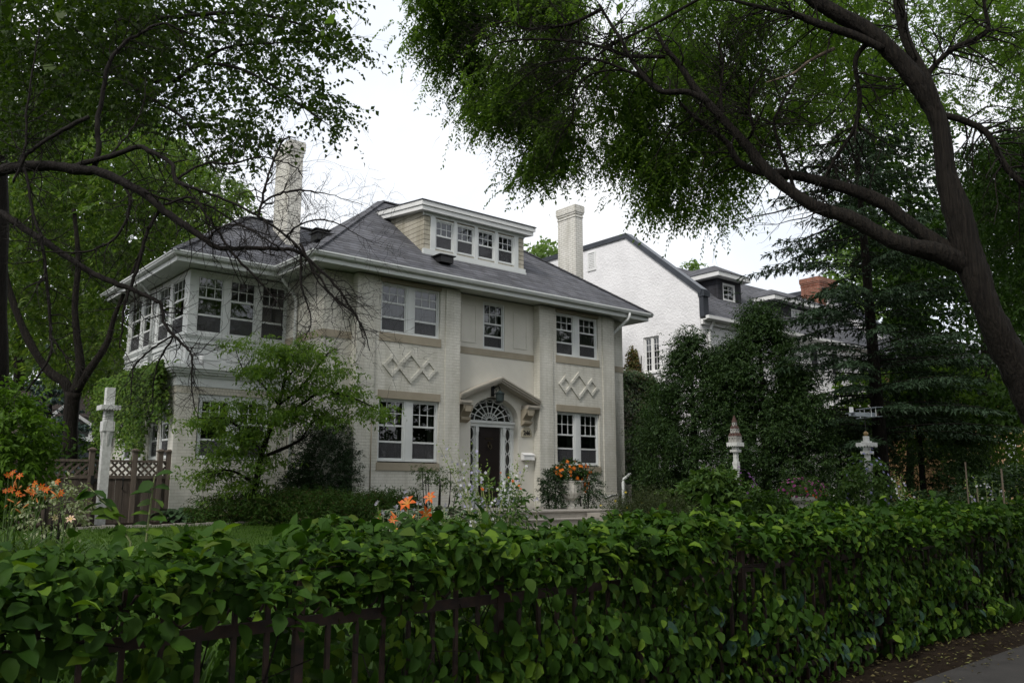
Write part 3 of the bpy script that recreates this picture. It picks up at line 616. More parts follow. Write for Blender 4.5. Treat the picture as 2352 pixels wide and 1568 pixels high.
MB().add([(LX-.15, LY-.15, 4.30), (XM0, LY-.15, 4.30), (XM0, PY-.02, 4.43), (PX-.02, PY-.02, 4.43), (PX-.02, LB, 4.43), (LX-.15, LB, 4.30)], [(0,1,2,3), (0,3,4,5)]).build('porch_apron_roof', M['tar'], H)
for a, b in lf: window(H, FLf, a, b, 2.27, 3.64, .07, (2.70, 3.08), 3.08, name='porch_window')
MB(FLf).box(-4.92, .04, 2.27, -4.75, .13, 3.64).build('mullion', M['white'], H); MB(FLf).box(-5.70, .03, 3.64, -3.98, .14, 3.72).build('mullion', M['white'], H)
for a, b in lside: window(H, FLl, a, b, 2.27, 3.60, .06, (2.70, 3.08), 3.08, name='porch_window', flip=True)
m = MB(); m.poly((LX+1.2, 2.9, .9), (XM0-.1, 2.9, .9), (XM0-.1, 2.9, 4.2), (LX+1.2, 2.9, 4.2)); m.poly((LX+1.2, 2.9, .9), (LX+1.2, 7, .9), (LX+1.2, 7, 4.2), (LX+1.2, 2.9, 4.2)); m.poly((LX,LY,4.22),(XM0,LY,4.22),(XM0,LB,4.22),(LX,LB,4.22))  # dark sheets added inside both porch storeys in place of unlit rooms
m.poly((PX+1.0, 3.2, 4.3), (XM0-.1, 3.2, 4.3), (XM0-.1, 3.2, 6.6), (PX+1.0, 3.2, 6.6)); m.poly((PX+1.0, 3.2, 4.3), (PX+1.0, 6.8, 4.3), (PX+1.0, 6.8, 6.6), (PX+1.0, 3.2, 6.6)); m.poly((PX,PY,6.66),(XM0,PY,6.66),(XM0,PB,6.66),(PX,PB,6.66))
m.build('porch_dark_backing', M['interior'], H)
pipe('downspout', [(XP+.12, 4.45, 6.79), (XP+.2, 4.45, 6.65), (PX-.12, 4.62, 6.42), (PX-.07, 4.63, 6.3), (PX-.07, 4.63, 4.45)], .04)
MB().tube([(-5.62, 2.0, 4.40), (-5.62, 1.98, 4.62)], .055, 8).build('vent_pipe', M['bright'], H, smooth=True)
# ---- small things on the entrance wall
mb = thing('mailbox', (2.725, YM-.07, 2.36), 'white metal letter box with sloping lid on the wall under the house number', 'mailbox')
MB().hull([(2.54,YM-.12,2.36),(2.92,YM-.12,2.36),(2.92,YM-.001,2.36),(2.54,YM-.001,2.36)], [(2.54,YM-.12,2.50),(2.92,YM-.12,2.50),(2.92,YM-.001,2.54),(2.54,YM-.001,2.54)]).build('box', M['bright'], mb)
MB().hull([(2.53,YM-.135,2.485),(2.93,YM-.135,2.485),(2.93,YM-.001,2.541),(2.53,YM-.001,2.541)], [(2.53,YM-.135,2.505),(2.93,YM-.135,2.505),(2.93,YM-.001,2.561),(2.53,YM-.001,2.561)]).build('lid', M['bright'], mb)
ln = thing('porch_lantern', (1.62, .05, 3.85), 'dark metal lantern hanging from scrolled arm under the door hood', 'lantern')
lx, ly = 1.60, .0
MB().tube([(lx-.04, YM-.01, 4.22), (lx-.03, .12, 4.27), (lx-.01, .04, 4.28), (lx, ly, 4.22), (lx, ly, 4.15)], .014, 6).build('arm', M['black'], ln)
MB().box(lx-.12, YM-.03, 4.02, lx-.02, YM-.002, 4.30).build('back_plate', M['black'], ln)
MB().tube([(lx-.05, YM-.03, 4.05), (lx-.04, .13, 4.10), (lx-.03, .10, 4.18), (lx-.04, .16, 4.20)], .010, 5).build('scroll', M['black'], ln)
MB().lathe((lx, ly, 3.83), [(.03,.0),(.085,.03),(.105,.05),(.115,.23),(.13,.24),(.14,.25),(.04,.31),(.015,.34)], 8).build('lantern_body', M['green_lantern'], ln)
# ---- stone stoop, urn
st = thing('stone_steps', (1.6, -1.6, .8), 'worn pale stone stoop and steps leading to the front door', 'steps')
MB().box(-.4, -3.1, .6, 2.95, .20, 1.085).box(-.43, -3.13, 1.0851, 2.95, .19, 1.115).build('landing', M['stone'], st)
MB().box(-.45, -3.50, .55, 1.65, -3.101, .93).box(-.47, -3.53, .9301, 1.65, -3.102, .955).build('step', M['stone'], st)
MB().box(-.45, -3.92, .5, 1.65, -3.531, .775).box(-.47, -3.95, .7751, 1.65, -3.532, .80).build('step', M['stone'], st)
MB().box(1.66, -3.75, .5, 2.3, -3.131, 1.06).build('cheek_wall', M['stone'], st)
# ---------------------------------------------------------------- the white neighbour
NX, NY = 11.0, .6
nb = thing('stucco_house', (17.5, 5, .9), 'white stucco house with dark shingle roof, dormers and red brick chimney beyond the cream house', 'house')
FNl, FNf = face_left(NX), face_front(NY)
m = MB(); zr = 11.04
prof = [(NY, .6), (NY, 8.30), (3.94, zr), (12, zr), (12, .6)]
w = MB(FNl); hz = (2.46, 3.20, 5.76, 7.06)
w.wall(NY, 12, .6, 7.5, [hz], .16); w.poly((NY,0,7.5),(12,0,7.5),(12,0,zr),(3.94,0,zr),(NY,0,8.30))
n2 = MB(FNf); n2.wall(NX, 25.2, .6, 7.5, [(18.44, 19.50, 6.21, 6.95), (13.2, 14.2, 3.0, 4.4), (15.6, 17.0, 3.0, 4.4), (20.6, 21.8, 3.0, 4.4), (22.3, 23.3, 6.0, 6.95)], .12)
k0 = len(w.v); w.v += n2.v; w.f += [tuple(i+k0 for i in f) for f in n2.f]
w.poly((25.2-NX, 0, 0)) if False else None
w.build('wall', M['stucco'], nb)
m = MB(); m.poly((25.2,NY,.6),(25.2,12,.6),(25.2,12,zr),(25.2,3.94,zr),(25.2,NY,8.3)); m.poly((NX,12,.6),(25.2,12,.6),(25.2,12,zr),(NX,12,zr)); m.build('far_wall', M['stucco'], nb)
rs = .83; rz = 7.42; ry0 = .34; ryr = 3.9
m = MB(); m.poly((NX+.25,ry0,rz),(24.95,ry0,rz),(24.95,ryr,rz+rs*(ryr-ry0)),(NX+.25,ryr,rz+rs*(ryr-ry0))); m.poly((NX+.25,ryr,rz+rs*(ryr-ry0)),(24.95,ryr,rz+rs*(ryr-ry0)),(24.95,12,rz+rs*(ryr-ry0)),(NX+.25,12,rz+rs*(ryr-ry0)))
nroof = m.build('roof', M['shingle'], nb)
for x in (NX-.06, 24.92):                       # metal capped gable parapets
    f = MB(); a = [(.50, 8.22), (3.94, zr), (12, zr), (12, zr+.19), (3.90, zr+.19), (.44, 8.42)]
    f.hull([(x, y, z) for y, z in a], [(x+.34, y, z) for y, z in a]); f.box(x+.05, .42, 7.46, x+.34, .60, 8.40); f.box(x+.02, .36, 8.16, x+.36, .62, 8.36); f.build('parapet_flashing', M['flashing'], nb)
MB().box(NX+.0, .22, 7.36, 25.2, .345, 7.47).box(NX+.05, .345, 7.34, 25.2, .60, 7.38).box(NX+.03, .5, 7.20, 25.2, .595, 7.339).build('gutter', M['bright'], nb)
MB().tube([(NX+.55, .40, 7.36), (NX+.5, .5, 7.15), (NX+.42, .54, 6.9), (NX+.42, .54, 1)], .05, 8).build('downspout', M['bright'], nb)
w = MB(FNl)                                     # deep casement in the gable
gw = window(nb, FNl, hz[0], (hz[0]+hz[1])/2, hz[2], hz[3], .08, (), hz[2]+.05, (2, 5), False, flip=True, name='casement_window', mats=M['bright'], fr=.045)
gw = window(nb, FNl, (hz[0]+hz[1])/2, hz[1], hz[2], hz[3], .08, (), hz[2]+.05, (2, 5), False, flip=True, name='casement_window', mats=M['bright'], fr=.045)
MB(FNl).box(hz[0]-.04, -.05, hz[2]-.07, hz[1]+.04, .02, hz[2]-.005).build('window_sill', M['bright'], nb)
v = MB(FNl); v.box(5.55, -.04, 10.12, 6.02, .02, 10.18); v.box(5.55, -.04, 10.84, 6.02, .02, 10.9); v.box(5.55, -.04, 10.18, 5.62, .02, 10.84); v.box(5.95, -.04, 10.18, 6.02, .02, 10.84)
for i in range(9): v.box(5.62, -.03+.001*i, 10.19+i*.072, 5.95, .01, 10.235+i*.072)
v.build('louvre_vent', M['bright'], nb)
def ndormer(x0, x1, wins, zb, zt, yF, over, pk):
    f = face_front(yF); m = MB(f); m.wall(x0, x1, zb-.12, zt+.14, [(a, b, zb, zt) for a, b in wins], .08)
    yb = ry0+(zt+.3-rz)/rs
    for x in (x0, x1): m.poly((x, 0, zb-.12), (x, yb-yF, zt+.14), (x, 0, zt+.14))
    m.build('dormer', M['slate'], nb)
    o = over; b = MB(); b.box(x0-o, yF-o, zt+.16, x1+o, yF-o+.04, zt+.33); b.box(x0-o, yF-o+.04, zt+.16, x0-o+.04, yb+.2, zt+.33); b.box(x1+o-.04, yF-o+.04, zt+.16, x1+o, yb+.2, zt+.33); b.box(x0-o+.04, yF-o+.04, zt+.15, x1+o-.04, yb, zt+.17); b.build('dormer_fascia', M['bright'], nb)
    r_ = MB(); xc = (x0+x1)/2; e_ = [(x0-o-.03, yF-o-.03, zt+.34), (x1+o+.03, yF-o-.03, zt+.34)]; run_ = (x1-x0)/2+o; pkx0, pkx1 = xc-.05, xc+.05
    if pk: pkx0, pkx1 = x0+pk, x1-pk
    hz_ = .85; top = (zt+.34+hz_*.62); yp = yF-o+.9; ybk = ry0+(top-rz)/rs+.1
    r_.poly(e_[0], e_[1], (pkx1, yp, top), (pkx0, yp, top)); r_.poly(e_[0], (pkx0, yp, top), (pkx0, ybk, top), (x0-o-.03, yb+.3, zt+.34)); r_.poly(e_[1], (x1+o+.03, yb+.3, zt+.34), (pkx1, ybk, top), (pkx1, yp, top)); r_.poly((pkx0, yp, top), (pkx1, yp, top), (pkx1, ybk, top), (pkx0, ybk, top))
    r_.build('dormer_roof', M['shingle'], nb)
    for a, b in wins: window(nb, f, a, b, zb, zt, .03, (), zb+.04, (2, 3), False, name='dormer_window', mats=M['bright'], fr=.05)
ndormer(13.85, 15.35, [(14.18, 14.95)], 8.72, 9.40, 1.9, .28, 0)
ndormer(17.3, 21.0, [(18.62, 19.14), (19.14, 19.66), (19.66, 20.18)], 8.34, 8.96, 1.75, .28, .9)
MB().box(NX+.5, .75, 1, 25, .9, 7.3).build('dark_partition', M['interior'], nb)  # dark slab added close behind the panes in place of unlit rooms
for a, b, c, d in ((18.44, 19.50, 6.21, 6.95), (22.3, 23.3, 6.0, 6.95)):
    window(nb, FNf, a, b, c, d, .05, (), c+.04, (5, 3), False, name='window', mats=M['bright'])
    for x in (a-.42, b+.06): MB(FNf).box(x, -.05, c-.05, x+.36, -.005, d+.05).build('shutter', M['slate'], nb)
for a, b in ((13.2, 14.2), (15.6, 17.0), (20.6, 21.8)): window(nb, FNf, a, b, 3.0, 4.4, .05, (3.7,), 3.7, (3, 2), False, name='window', mats=M['bright'])
MB().box(17.0, -.6, 4.4, 21.0, .59, 4.6).box(17.1, -.5, 4.2, 20.9, .59, 4.399).build('entrance_canopy', M['bright'], nb)
chimney(nb, 24.7, 3.9, 9.5, 26.3, 4.9, 11.75, M['red'])
MB().box(12.7, 2.55, 9.22, 13.25, 2.95, 9.42).build('roof_vent', M['black'], nb)
# ---------------------------------------------------------------- houses glimpsed through the trees
ph = thing('peach_house', at(2240, 1113, 38)*[1,1,0]+[0,0,.9], 'peach stucco house glimpsed between dark branches at the right edge', 'house')
c = np.array(ph.location)
MB().box(c[0]-5, c[1]-1, .5, c[0]+16, c[1]+6, 6.4).build('wall', M['peach'], ph)
MB().hull([(c[0]-5.5,c[1]-1.5,6.4),(c[0]+16.5,c[1]-1.5,6.4),(c[0]+16.5,c[1]+6.5,6.4),(c[0]-5.5,c[1]+6.5,6.4)], [(c[0]-2,c[1]+2,9),(c[0]+13,c[1]+2,9),(c[0]+13,c[1]+2.6,9),(c[0]-2,c[1]+2.6,9)]).build('roof', M['shingle'], ph)
MB().box(c[0]+1, c[1]-1.06, 2.2, c[0]+2.2, c[1]-1.0, 3.8).build('window', M['bright'], ph); MB().box(c[0]-4.2, c[1]-1.06, 2.2, c[0]-3.2, c[1]-1.0, 3.8).build('window', M['bright'], ph)
gp = at(170, 1000, 40)
gh = thing('grey_house', (gp[0], gp[1], .9), 'grey house with white gabled window and pale chimney, far left behind the garden trees', 'house')
x, y = gp[0], gp[1]
MB().box(x-6, y, .5, x+2.2, y+8, 3.9).build('wall', M['grey_house'], gh)
MB().hull([(x-6.4,y-.4,3.9),(x+2.6,y-.4,3.9),(x+2.6,y+8.4,3.9),(x-6.4,y+8.4,3.9)], [(x-6.4,y+3.9,6.6),(x+2.6,y+3.9,6.6),(x+2.6,y+4.1,6.6),(x-6.4,y+4.1,6.6)]).build('roof', plain('brown_shingle', (.14, .11, .10), (.09, .07, .065), .9, 5), gh)
d = MB(); d.box(x-.6, y-.5, 3.75, x+1.2, y-.2, 3.95); d.bar((x-.6,y-.45,5.3),(x+1.4,y-.45,4.0),.14); d.bar((x-.6,y-.45,5.35),(x-1.6,y-.45,4.4),.14); d.box(x-.15,y-.5,3.95,x,y-.2,5.0); d.box(x+.55,y-.5,3.95,x+.65,y-.2,4.5); d.build('gable_window', M['bright'], gh)
MB().box(x-.6, y-.3, 3.951, x+1.0, y-.25, 4.9).build('pane', M['glass'], gh)
q = at(222, 905, 44); MB().box(q[0]-.45, q[1]-.3, 5.5, q[0]+.45, q[1]+.3, q[2]+.9).build('chimney', brickmat('pale_brick', (.6,.52,.48), (.5,.4,.36), (.75,.7,.66), .22, .09, .014), gh)
# ---------------------------------------------------------------- board fence with lattice
bf = thing('board_fence', (-8.5, 1.9, .9), 'weathered board fence and gate with lattice top beside the sun porch', 'fence')
fy = 1.9; px = [at_y(2150/3.36/1.653, 1060, fy)[0], at_y(2040/3.36/1.653, 1060, fy)[0], at_y(1715/3.36/1.653, 1060, fy)[0], at_y(1165/3.36/1.653, 1060, fy)[0]]
step = px[2]-px[3]; px += [px[3]-step*k for k in (1, 2, 3, 4)]
ft, lt0, zb = at_y(2100/3.36/1.653, (1700+180/3.36)/1.653, fy)[2], at_y(2100/3.36/1.653, (1700+370/3.36)/1.653, fy)[2], .86
for i, x in enumerate(px):
    p_ = MB().box(x-.05, fy-.06, zb-.1, x+.05, fy+.04, ft+.22).build('post', M['woodpost'], bf)
    MB().box(x-.075, fy-.085, ft+.2201, x+.075, fy+.065, ft+.25).hull([(x-.06,fy-.07,ft+.2501),(x+.06,fy-.07,ft+.2501),(x+.06,fy+.05,ft+.2501),(x-.06,fy+.05,ft+.2501)], [(x-.02,fy-.03,ft+.28),(x+.02,fy-.03,ft+.28),(x+.02,fy+.01,ft+.28),(x-.02,fy+.01,ft+.28)]).build('post_cap', M['woodpost'], p_)
for a, b in zip(px[1:], px): 
    l, r_ = b+0, a+0; x0, x1 = min(a, b)+.052, max(a, b)-.052
    if x1-x0 < .05: continue
    n = max(2, int((x1-x0)/.14)); bw = (x1-x0)/n; m = MB()
    for k in range(n): m.box(x0+k*bw+.004, fy-.012-.006*(k % 2), zb, x0+(k+1)*bw-.004, fy+.012, lt0-.03+.004*random.random())
    m.build('board_panel', M['wood'], bf)
    MB().box(x0, fy-.035, lt0-.04, x1, fy-.0185, lt0+.03).build('rail', M['woodpost'], bf); MB().box(x0, fy-.035, ft-.02, x1, fy+.03, ft+.03).build('rail', M['woodpost'], bf)
    la = MB(); hgt = ft-.02-(lt0+.03); s_ = .155
    for q in np.arange(x0-hgt, x1, s_):
        for sg, dy_ in ((1, -.012), (-1, .004)):
            xa, za, xb, zb_ = q, lt0+.03, q+hgt, ft-.02
            if xa < x0: za += x0-xa; xa = x0
            if xb > x1: zb_ -= xb-x1; xb = x1
            if xb-xa < .02: continue
            if sg < 0: za, zb_ = lt0+.03+(ft-.02-za), lt0+.03+(ft-.02-zb_)
            la.bar((xa, fy+dy_, za), (xb, fy+dy_, zb_), .012, .042, (0,1,0)) if False else la.bar((xa, fy+dy_, za), (xb, fy+dy_, zb_), .042, .012, (0,1,0))
    la.build('lattice', M['woodpost'], bf)
hx = px[3]+.06; MB().box(hx-.06, fy-.075, lt0-.16, hx-.0, fy-.061, lt0+.02).box(hx, fy-.075, lt0-.10, hx+.18, fy-.061, lt0-.04).build('hinge', M['black'], bf)
MB().tube([(px[2]-.22, fy-.03, 1.85), (px[2]-.22, fy-.07, 1.8), (px[2]-.22, fy-.07, 1.66), (px[2]-.22, fy-.03, 1.6)], .012, 6).build('gate_handle', M['black'], bf)
# ---------------------------------------------------------------- rusty iron fence along the pavement
fe = thing('iron_fence', (-6.0, float(fence_y(-6)), 0), 'low rusty wrought iron fence with scrolled pickets, overgrown by leafy vines along the pavement', 'fence')
fx0, fx1, sp = -13.9, 1.8, .165
def fp(x, z, off=0): return (x, float(fence_y(x))+off, z)
MB().bar(fp(fx0, 1.0), fp(fx1, 1.0), .022, .055).build('rail', M['rust'], fe); MB().bar(fp(fx0, .14), fp(fx1, .14), .022, .045).build('rail', M['rust'], fe)
proto = ppost = None
for i in range(int((fx1-fx0)/sp)):
    x = fx0+.05+i*sp
    if i % 8 == 4:
        if ppost is None:
            b = MB(); b.box(-.022, -.022, 0, .022, .022, 1.20); b.lathe((0,0,1.20), [(.022,0),(.034,.02),(.030,.05),(.012,.075),(.006,.10)], 8); src = b
            ppost = src.build('post', M['rust'], None); ppost.parent = fe; o = ppost
        else: o = ppost.copy(); COL.objects.link(o)
    else:
        if proto is None:
            b = MB(); b.box(-.011, -.011, .02, .011, .011, 1.22); b.lathe((0,0,1.105), [(.014,0),(.024,.006),(.024,.018),(.014,.024)], 8)
            for s_ in (-1, 1):
                b.tube([(s_*.012, 0, 1.11), (s_*.02, 0, 1.15), (s_*.045, 0, 1.19), (s_*.06, 0, 1.185)], .007, 5)
                b.tube([(s_*.016, 0, 1.115), (s_*.045, 0, 1.06), (s_*.0815, 0, 1.036)], .007, 5)
            proto = b.build('picket', M['rust'], None); proto.parent = fe; o = proto
        else: o = proto.copy(); COL.objects.link(o)
    o.parent = fe; o.location = Vector(fp(x, 0))-Vector(fe.location)
# black railing at the right of the house
bl = thing('black_railing', (9, 1.2, .85), 'plain black iron railing between the brick house and the evergreens', 'fence')
rb = MB(); rx = np.arange(6.75, 16.0, .13)
MB().bar((6.7, .9, 1.95), (16, .9, 1.95), .03, .035).build('rail', M['black'], bl); MB().bar((6.7, .9, 1.05), (16, .9, 1.05), .03, .035).build('rail', M['black'], bl)
pk = None
for x in rx[:72]:
    if pk is None:
        b = MB(); b.box(-.009, -.009, 0, .009, .009, 1.25); b.hull([(-.014,-.014,1.2501),(.014,-.014,1.2501),(.014,.014,1.2501),(-.014,.014,1.2501)], [(-.002,-.002,1.33),(.002,-.002,1.33),(.002,.002,1.33),(-.002,.002,1.33)]); pk = b.build('picket', M['black'], None); o = pk
    else: o = pk.copy(); COL.objects.link(o)
    o.parent = bl; o.location = Vector((x, .9, .82))-Vector(bl.location)
MB().box(6.65, .45, .6, 7.15, .75, 1.72).build('brick_pier', M['stack'], None)
bp = bpy.data.objects['brick_pier']; tag(bp, 'short pale brick pier at the right corner of the cream house', 'pier')
# ---------------------------------------------------------------- ornamental posts
def scallop_box(m, x, y, z0, z1, r_):
    m.box(x-r_, y-r_, z0+.02, x+r_, y+r_, z1); k = max(4, int(2*r_/.05))
    for i in range(k):
        a = -r_+(i+.5)*2*r_/k
        m.box(x+a-.012, y-r_-.003, z0, x+a+.012, y-r_+.01, z0+.021); m.box(x-r_-.003, y+a-.012, z0, x-r_+.01, y+a+.012, z0+.021)
def garden_post(name, p, top, label, pr, w, mat, caps):
    t = thing(name, (p[0], p[1], float(ground_z(p[1]))), label, 'post', None); x, y = p[0], p[1]; gz = float(ground_z(y))
    MB().box(x-w, y-w, gz-.1, x+w, y+w, top).build('post', mat, t)
    for (dz0, dz1, r_) in caps:
        m = MB(); scallop_box(m, x, y, top+dz0, top+dz1, r_); m.build('shelf', mat, t)
    m = MB()
    m.box(x-w*1.35, y-w*1.35, top-.42, x+w*1.35, y+w*1.35, top-.22)
    for sx, sy in ((-1, 0), (1, 0), (0, -1), (0, 1)):
        m.hull([(x+sx*w*1.02-.03*abs(sy), y+sy*w*1.02-.03*abs(sx), top-.43), (x+sx*w*1.02+.03*abs(sy), y+sy*w*1.02+.03*abs(sx), top-.43), (x+sx*w*1.02+.01*abs(sy), y+sy*w*1.02+.01*abs(sx), top-.72), (x+sx*w*1.02-.01*abs(sy), y+sy*w*1.02-.01*abs(sx), top-.72)],
               [(x+sx*w*1.5-.03*abs(sy), y+sy*w*1.5-.03*abs(sx), top-.43), (x+sx*w*1.5+.03*abs(sy), y+sy*w*1.5+.03*abs(sx), top-.43), (x+sx*w*1.1+.01*abs(sy), y+sy*w*1.1+.01*abs(sx), top-.70), (x+sx*w*1.1-.01*abs(sy), y+sy*w*1.1-.01*abs(sx), top-.70)])
    m.build('bracket', mat, t); return t
p = at(236, 1113, 17); ztop = at(245, 940, 17)[2]
gpst = garden_post('garden_post', p, ztop, 'tall chipped white wooden post with stub top standing alone on the left lawn', None, .082, M['postpaint'], [(0, .10, .185)])
MB().box(p[0]-.082, p[1]-.082, ztop+.1001, p[0]+.082, p[1]+.082, at(245, 886, 17)[2]).build('finial', M['postpaint'], gpst)
w1 = 20; p = at(1693, 1113, w1); zt = at(1693, 1018, w1)[2]
t1 = garden_post('bird_house_post', p, zt-.20, 'white scalloped post carrying the spired bird house, in front of the evergreens', None, .045, M['postpaint'], [(0, .06, .095)])
MB().box(p[0]-.06, p[1]-.06, zt-.1399, p[0]+.06, p[1]+.06, zt-.07).build('neck', M['postpaint'], t1)
m = MB(); scallop_box(m, p[0], p[1], zt-.0699, zt+.03, .145); m.build('platform', M['postpaint'], t1)
bh = thing('bird_house', (p[0], p[1], zt+.031), 'tiered bird house like a small castle with rusty spire roofs', 'bird house'); b0 = zt+.0311
def nest(x, y, z, r_, h, rh, par):
    b = MB(); b.box(x-r_, y-r_, z, x+r_, y+r_, z+h); o = b.build('nest_box', M['birdwall'], par)
    MB().hull([(x-r_*1.2,y-r_*1.2,z+h+.0005),(x+r_*1.2,y-r_*1.2,z+h+.0005),(x+r_*1.2,y+r_*1.2,z+h+.0005),(x-r_*1.2,y+r_*1.2,z+h+.0005)], [(x-.004,y-.004,z+h+rh),(x+.004,y-.004,z+h+rh),(x+.004,y+.004,z+h+rh),(x-.004,y+.004,z+h+rh)]).build('roof', M['roofred'], o)
    MB().tube([(x, y-r_-.003, z+h*.6), (x, y-r_+.004, z+h*.6)], r_*.36, 8).box(x-r_-.003, y-r_*.3, z+h*.5, x-r_+.004, y+r_*.3, z+h*.75).build('entrance_hole', M['black'], o)
for dx in (-.075, 0, .075):
    for dy_ in (-.075, 0, .075):
        if dx or dy_: nest(p[0]+dx, p[1]+dy_, b0, .033, .15, .09, bh)
MB().box(p[0]-.04, p[1]-.04, b0, p[0]+.04, p[1]+.04, b0+.22).build('core', M['birdwall'], bh)
for dx, dy_ in ((-.04, -.04), (.04, -.04), (-.04, .04), (.04, .04)): nest(p[0]+dx, p[1]+dy_, b0+.221, .033, .11, .09, bh)
MB().box(p[0]-.03, p[1]-.03, b0+.2211, p[0]+.03, p[1]+.03, b0+.38).build('core', M['roofred'], bh)
nest(p[0], p[1], b0+.381, .04, .10, .17, bh)
w2 = 17; p = at(1997, 1113, w2); zt = at(1997, 1019, w2)[2]
t2 = garden_post('weather_vane_post', p, zt-.20, 'white scalloped post carrying the model aeroplane, among dark shrubs', None, .045, M['postpaint'], [(0, .06, .095)])
MB().box(p[0]-.055, p[1]-.055, zt-.1399, p[0]+.055, p[1]+.055, zt-.06).build('neck', M['postpaint'], t2)
m = MB(); scallop_box(m, p[0], p[1], zt-.0599, zt+.03, .150); m.box(p[0]-.075, p[1]-.075, zt+.0301, p[0]+.075, p[1]+.075, zt+.06); m.box(p[0]-.045, p[1]-.045, zt+.0601, p[0]+.045, p[1]+.045, zt+.16); m.build('platform', M['postpaint'], t2)
MB().lathe((p[0], p[1], zt+.1601), [(.015,0),(.04,.02),(.05,.05),(.04,.08),(.015,.10)], 12).build('finial_ball', plain('gilt_ball', (.28,.19,.08), (.2,.13,.05), .5), t2, smooth=True)
va = thing('weather_vane', (p[0], p[1], zt+.26), 'grey model biplane weather vane on a thin rod', 'weather vane')
zv = at(1997, 950, w2)[2]; MB().tube([(p[0], p[1], zt+.2601), (p[0], p[1], zv-.038)], .008, 6).build('rod', M['black'], va)
gm = plain('grey_model_paint', (.36, .40, .43), (.28, .31, .34), .5); ax = np.array([math.cos(R(-25)), math.sin(R(-25)), 0]); ay = np.array([-ax[1], ax[0], 0]); O = np.array([p[0], p[1], zv])
def vb(m, a0, a1, b0, b1, c0, c1):
    q = lambda a, b, c: tuple(O+(ax*a+ay*b+np.array([0,0,c]))*.76); m.hull([q(a0,b0,c0),q(a1,b0,c0),q(a1,b1,c0),q(a0,b1,c0)], [q(a0,b0,c1),q(a1,b0,c1),q(a1,b1,c1),q(a0,b1,c1)])
m = MB(); vb(m, -.40, .30, -.05, .05, -.05, .06); vb(m, -.46, -.401, -.035, .035, -.035, .045); m.build('fuselage', gm, va)
m = MB(); vb(m, .05, .26, -.42, .42, .17, .182); m.build('wing', gm, va); m = MB(); vb(m, .03, .24, -.40, .40, -.075, -.063); m.build('wing', gm, va)
m = MB()
for b in (-.32, -.14, .14, .32): vb(m, .10, .115, b-.006, b+.006, -.062, .17)
m.build('strut', M['bright'], va)
m = MB(); vb(m, -.46, -.34, -.006, .006, .0601, .20); m.build('tail_fin', M['bright'], va); m = MB(); vb(m, -.47, -.35, -.18, -.036, .03, .04); vb(m, -.47, -.35, .036, .18, .03, .04); m.build('tail_plane', gm, va)
m = MB(); vb(m, .3001, .32, -.14, .14, -.015, .025); m.build('propeller', M['woodpost'], va)
# urns
def fluted(name, p, h, r_, label, mat):
    t = thing(name, p, label, 'urn'); s_ = h/.60
    MB().box(p[0]-.17*s_, p[1]-.17*s_, p[2], p[0]+.17*s_, p[1]+.17*s_, p[2]+.05*s_).build('base', mat, t)
    MB().lathe((p[0],p[1],p[2]+.0501*s_), [(.14*s_,0),(.08*s_,.04*s_),(.06*s_,.08*s_),(.09*s_,.12*s_)], 20).build('foot', mat, t, smooth=True)
    MB().lathe((p[0],p[1],p[2]+.1702*s_), [(.09*s_,0),(.17*s_,.06*s_),(.23*s_,.16*s_),(.255*s_,.28*s_),(.265*s_,.38*s_),(.29*s_,.42*s_),(.27*s_,.43*s_),(.24*s_,.40*s_)], 36, -.05).build('bowl', mat, t); return t
urn = fluted('stone_urn', (2.30, -1.95, 1.1155), .68, .25, 'fluted pale stone urn of orange flowers standing on the stoop', M['urn'])
pp = at(1848, 1190, 15.5); pgz = float(ground_z(pp[1]))
ped = thing('flower_pedestal', (pp[0], pp[1], pgz), 'pale stone pedestal holding a bowl of pink flowers in front of the railing', 'pedestal'); zz = at(1848, 1142, 15.5)[2]
MB().lathe((pp[0],pp[1],pgz-.05), [(.20,0),(.20,.08),(.14,.12),(.12,.2),(.115,zz-pgz-.15),(.13,zz-pgz-.08),(.24,zz-pgz),(.25,zz-pgz+.06)], 20, -.04).build('column', M['urn'], ped)
ft_ = at(1848, 1130, 15.5)
for i, (sx, sw, top_) in enumerate(((2228, 13, 1060), (2250, 12, 1120), (1705, 19, 1105), (2310, 11, 1075))):
    q = at(sx, 1200, sw); z1 = at(sx, top_, sw)[2]; MB().tube([(q[0], q[1], float(ground_z(q[1]))-.05), (q[0]+.02, q[1], z1)], .012, 6).build('garden_stake', M['palebark'], None)
lab = ['pale thin stake standing behind white larkspur at the right', 'short pale stake low among right hand shrubs', 'leaning bare stake between the bird house and the flower pedestal', 'thin stake by the pale blue flowers at the right edge']
for o, l in zip([o for o in bpy.data.objects if o.name.startswith('garden_stake')], lab): tag(o, l, 'stake', 'stakes in the flower bed')
# ---------------------------------------------------------------- trees
def tree(name, base, label, cat='tree', group=None): return thing(name, base, label, cat, group)
def crown(parent, poly, n, w0, w1, per, length, L, Wd, mat, T=T_R, sc=1.6, thr=-.15, droop=.5, seed=1, name='crown', out=None, pinnate=False, keep=None, clump=None):
    C = fill(poly, n, w0, w1, sc, thr, seed)
    if clump: C = C[:clump[0]][rng.integers(0, min(clump[0], len(C)), n)]+rng.normal(size=(n, 3))*np.array([1, 1, .75])*clump[1]*rng.uniform(.5, 1.2, (n, 1))
    if keep is not None: C = C[keep(C)]
    D = rdir(len(C)); D[:, 2] *= .35
    if out is not None: D += np.array(out)
    ln = length*rng.uniform(.6, 1.3, len(C)); P, LD, LN = sprays(C, D, ln, per, droop, pinnate); n_ = len(P)
    return leaf_object(name, P, LD, LN, L*rng.uniform(.65, 1.3, n_), Wd*rng.uniform(.7, 1.25, n_), T, mat, parent), C, D, ln
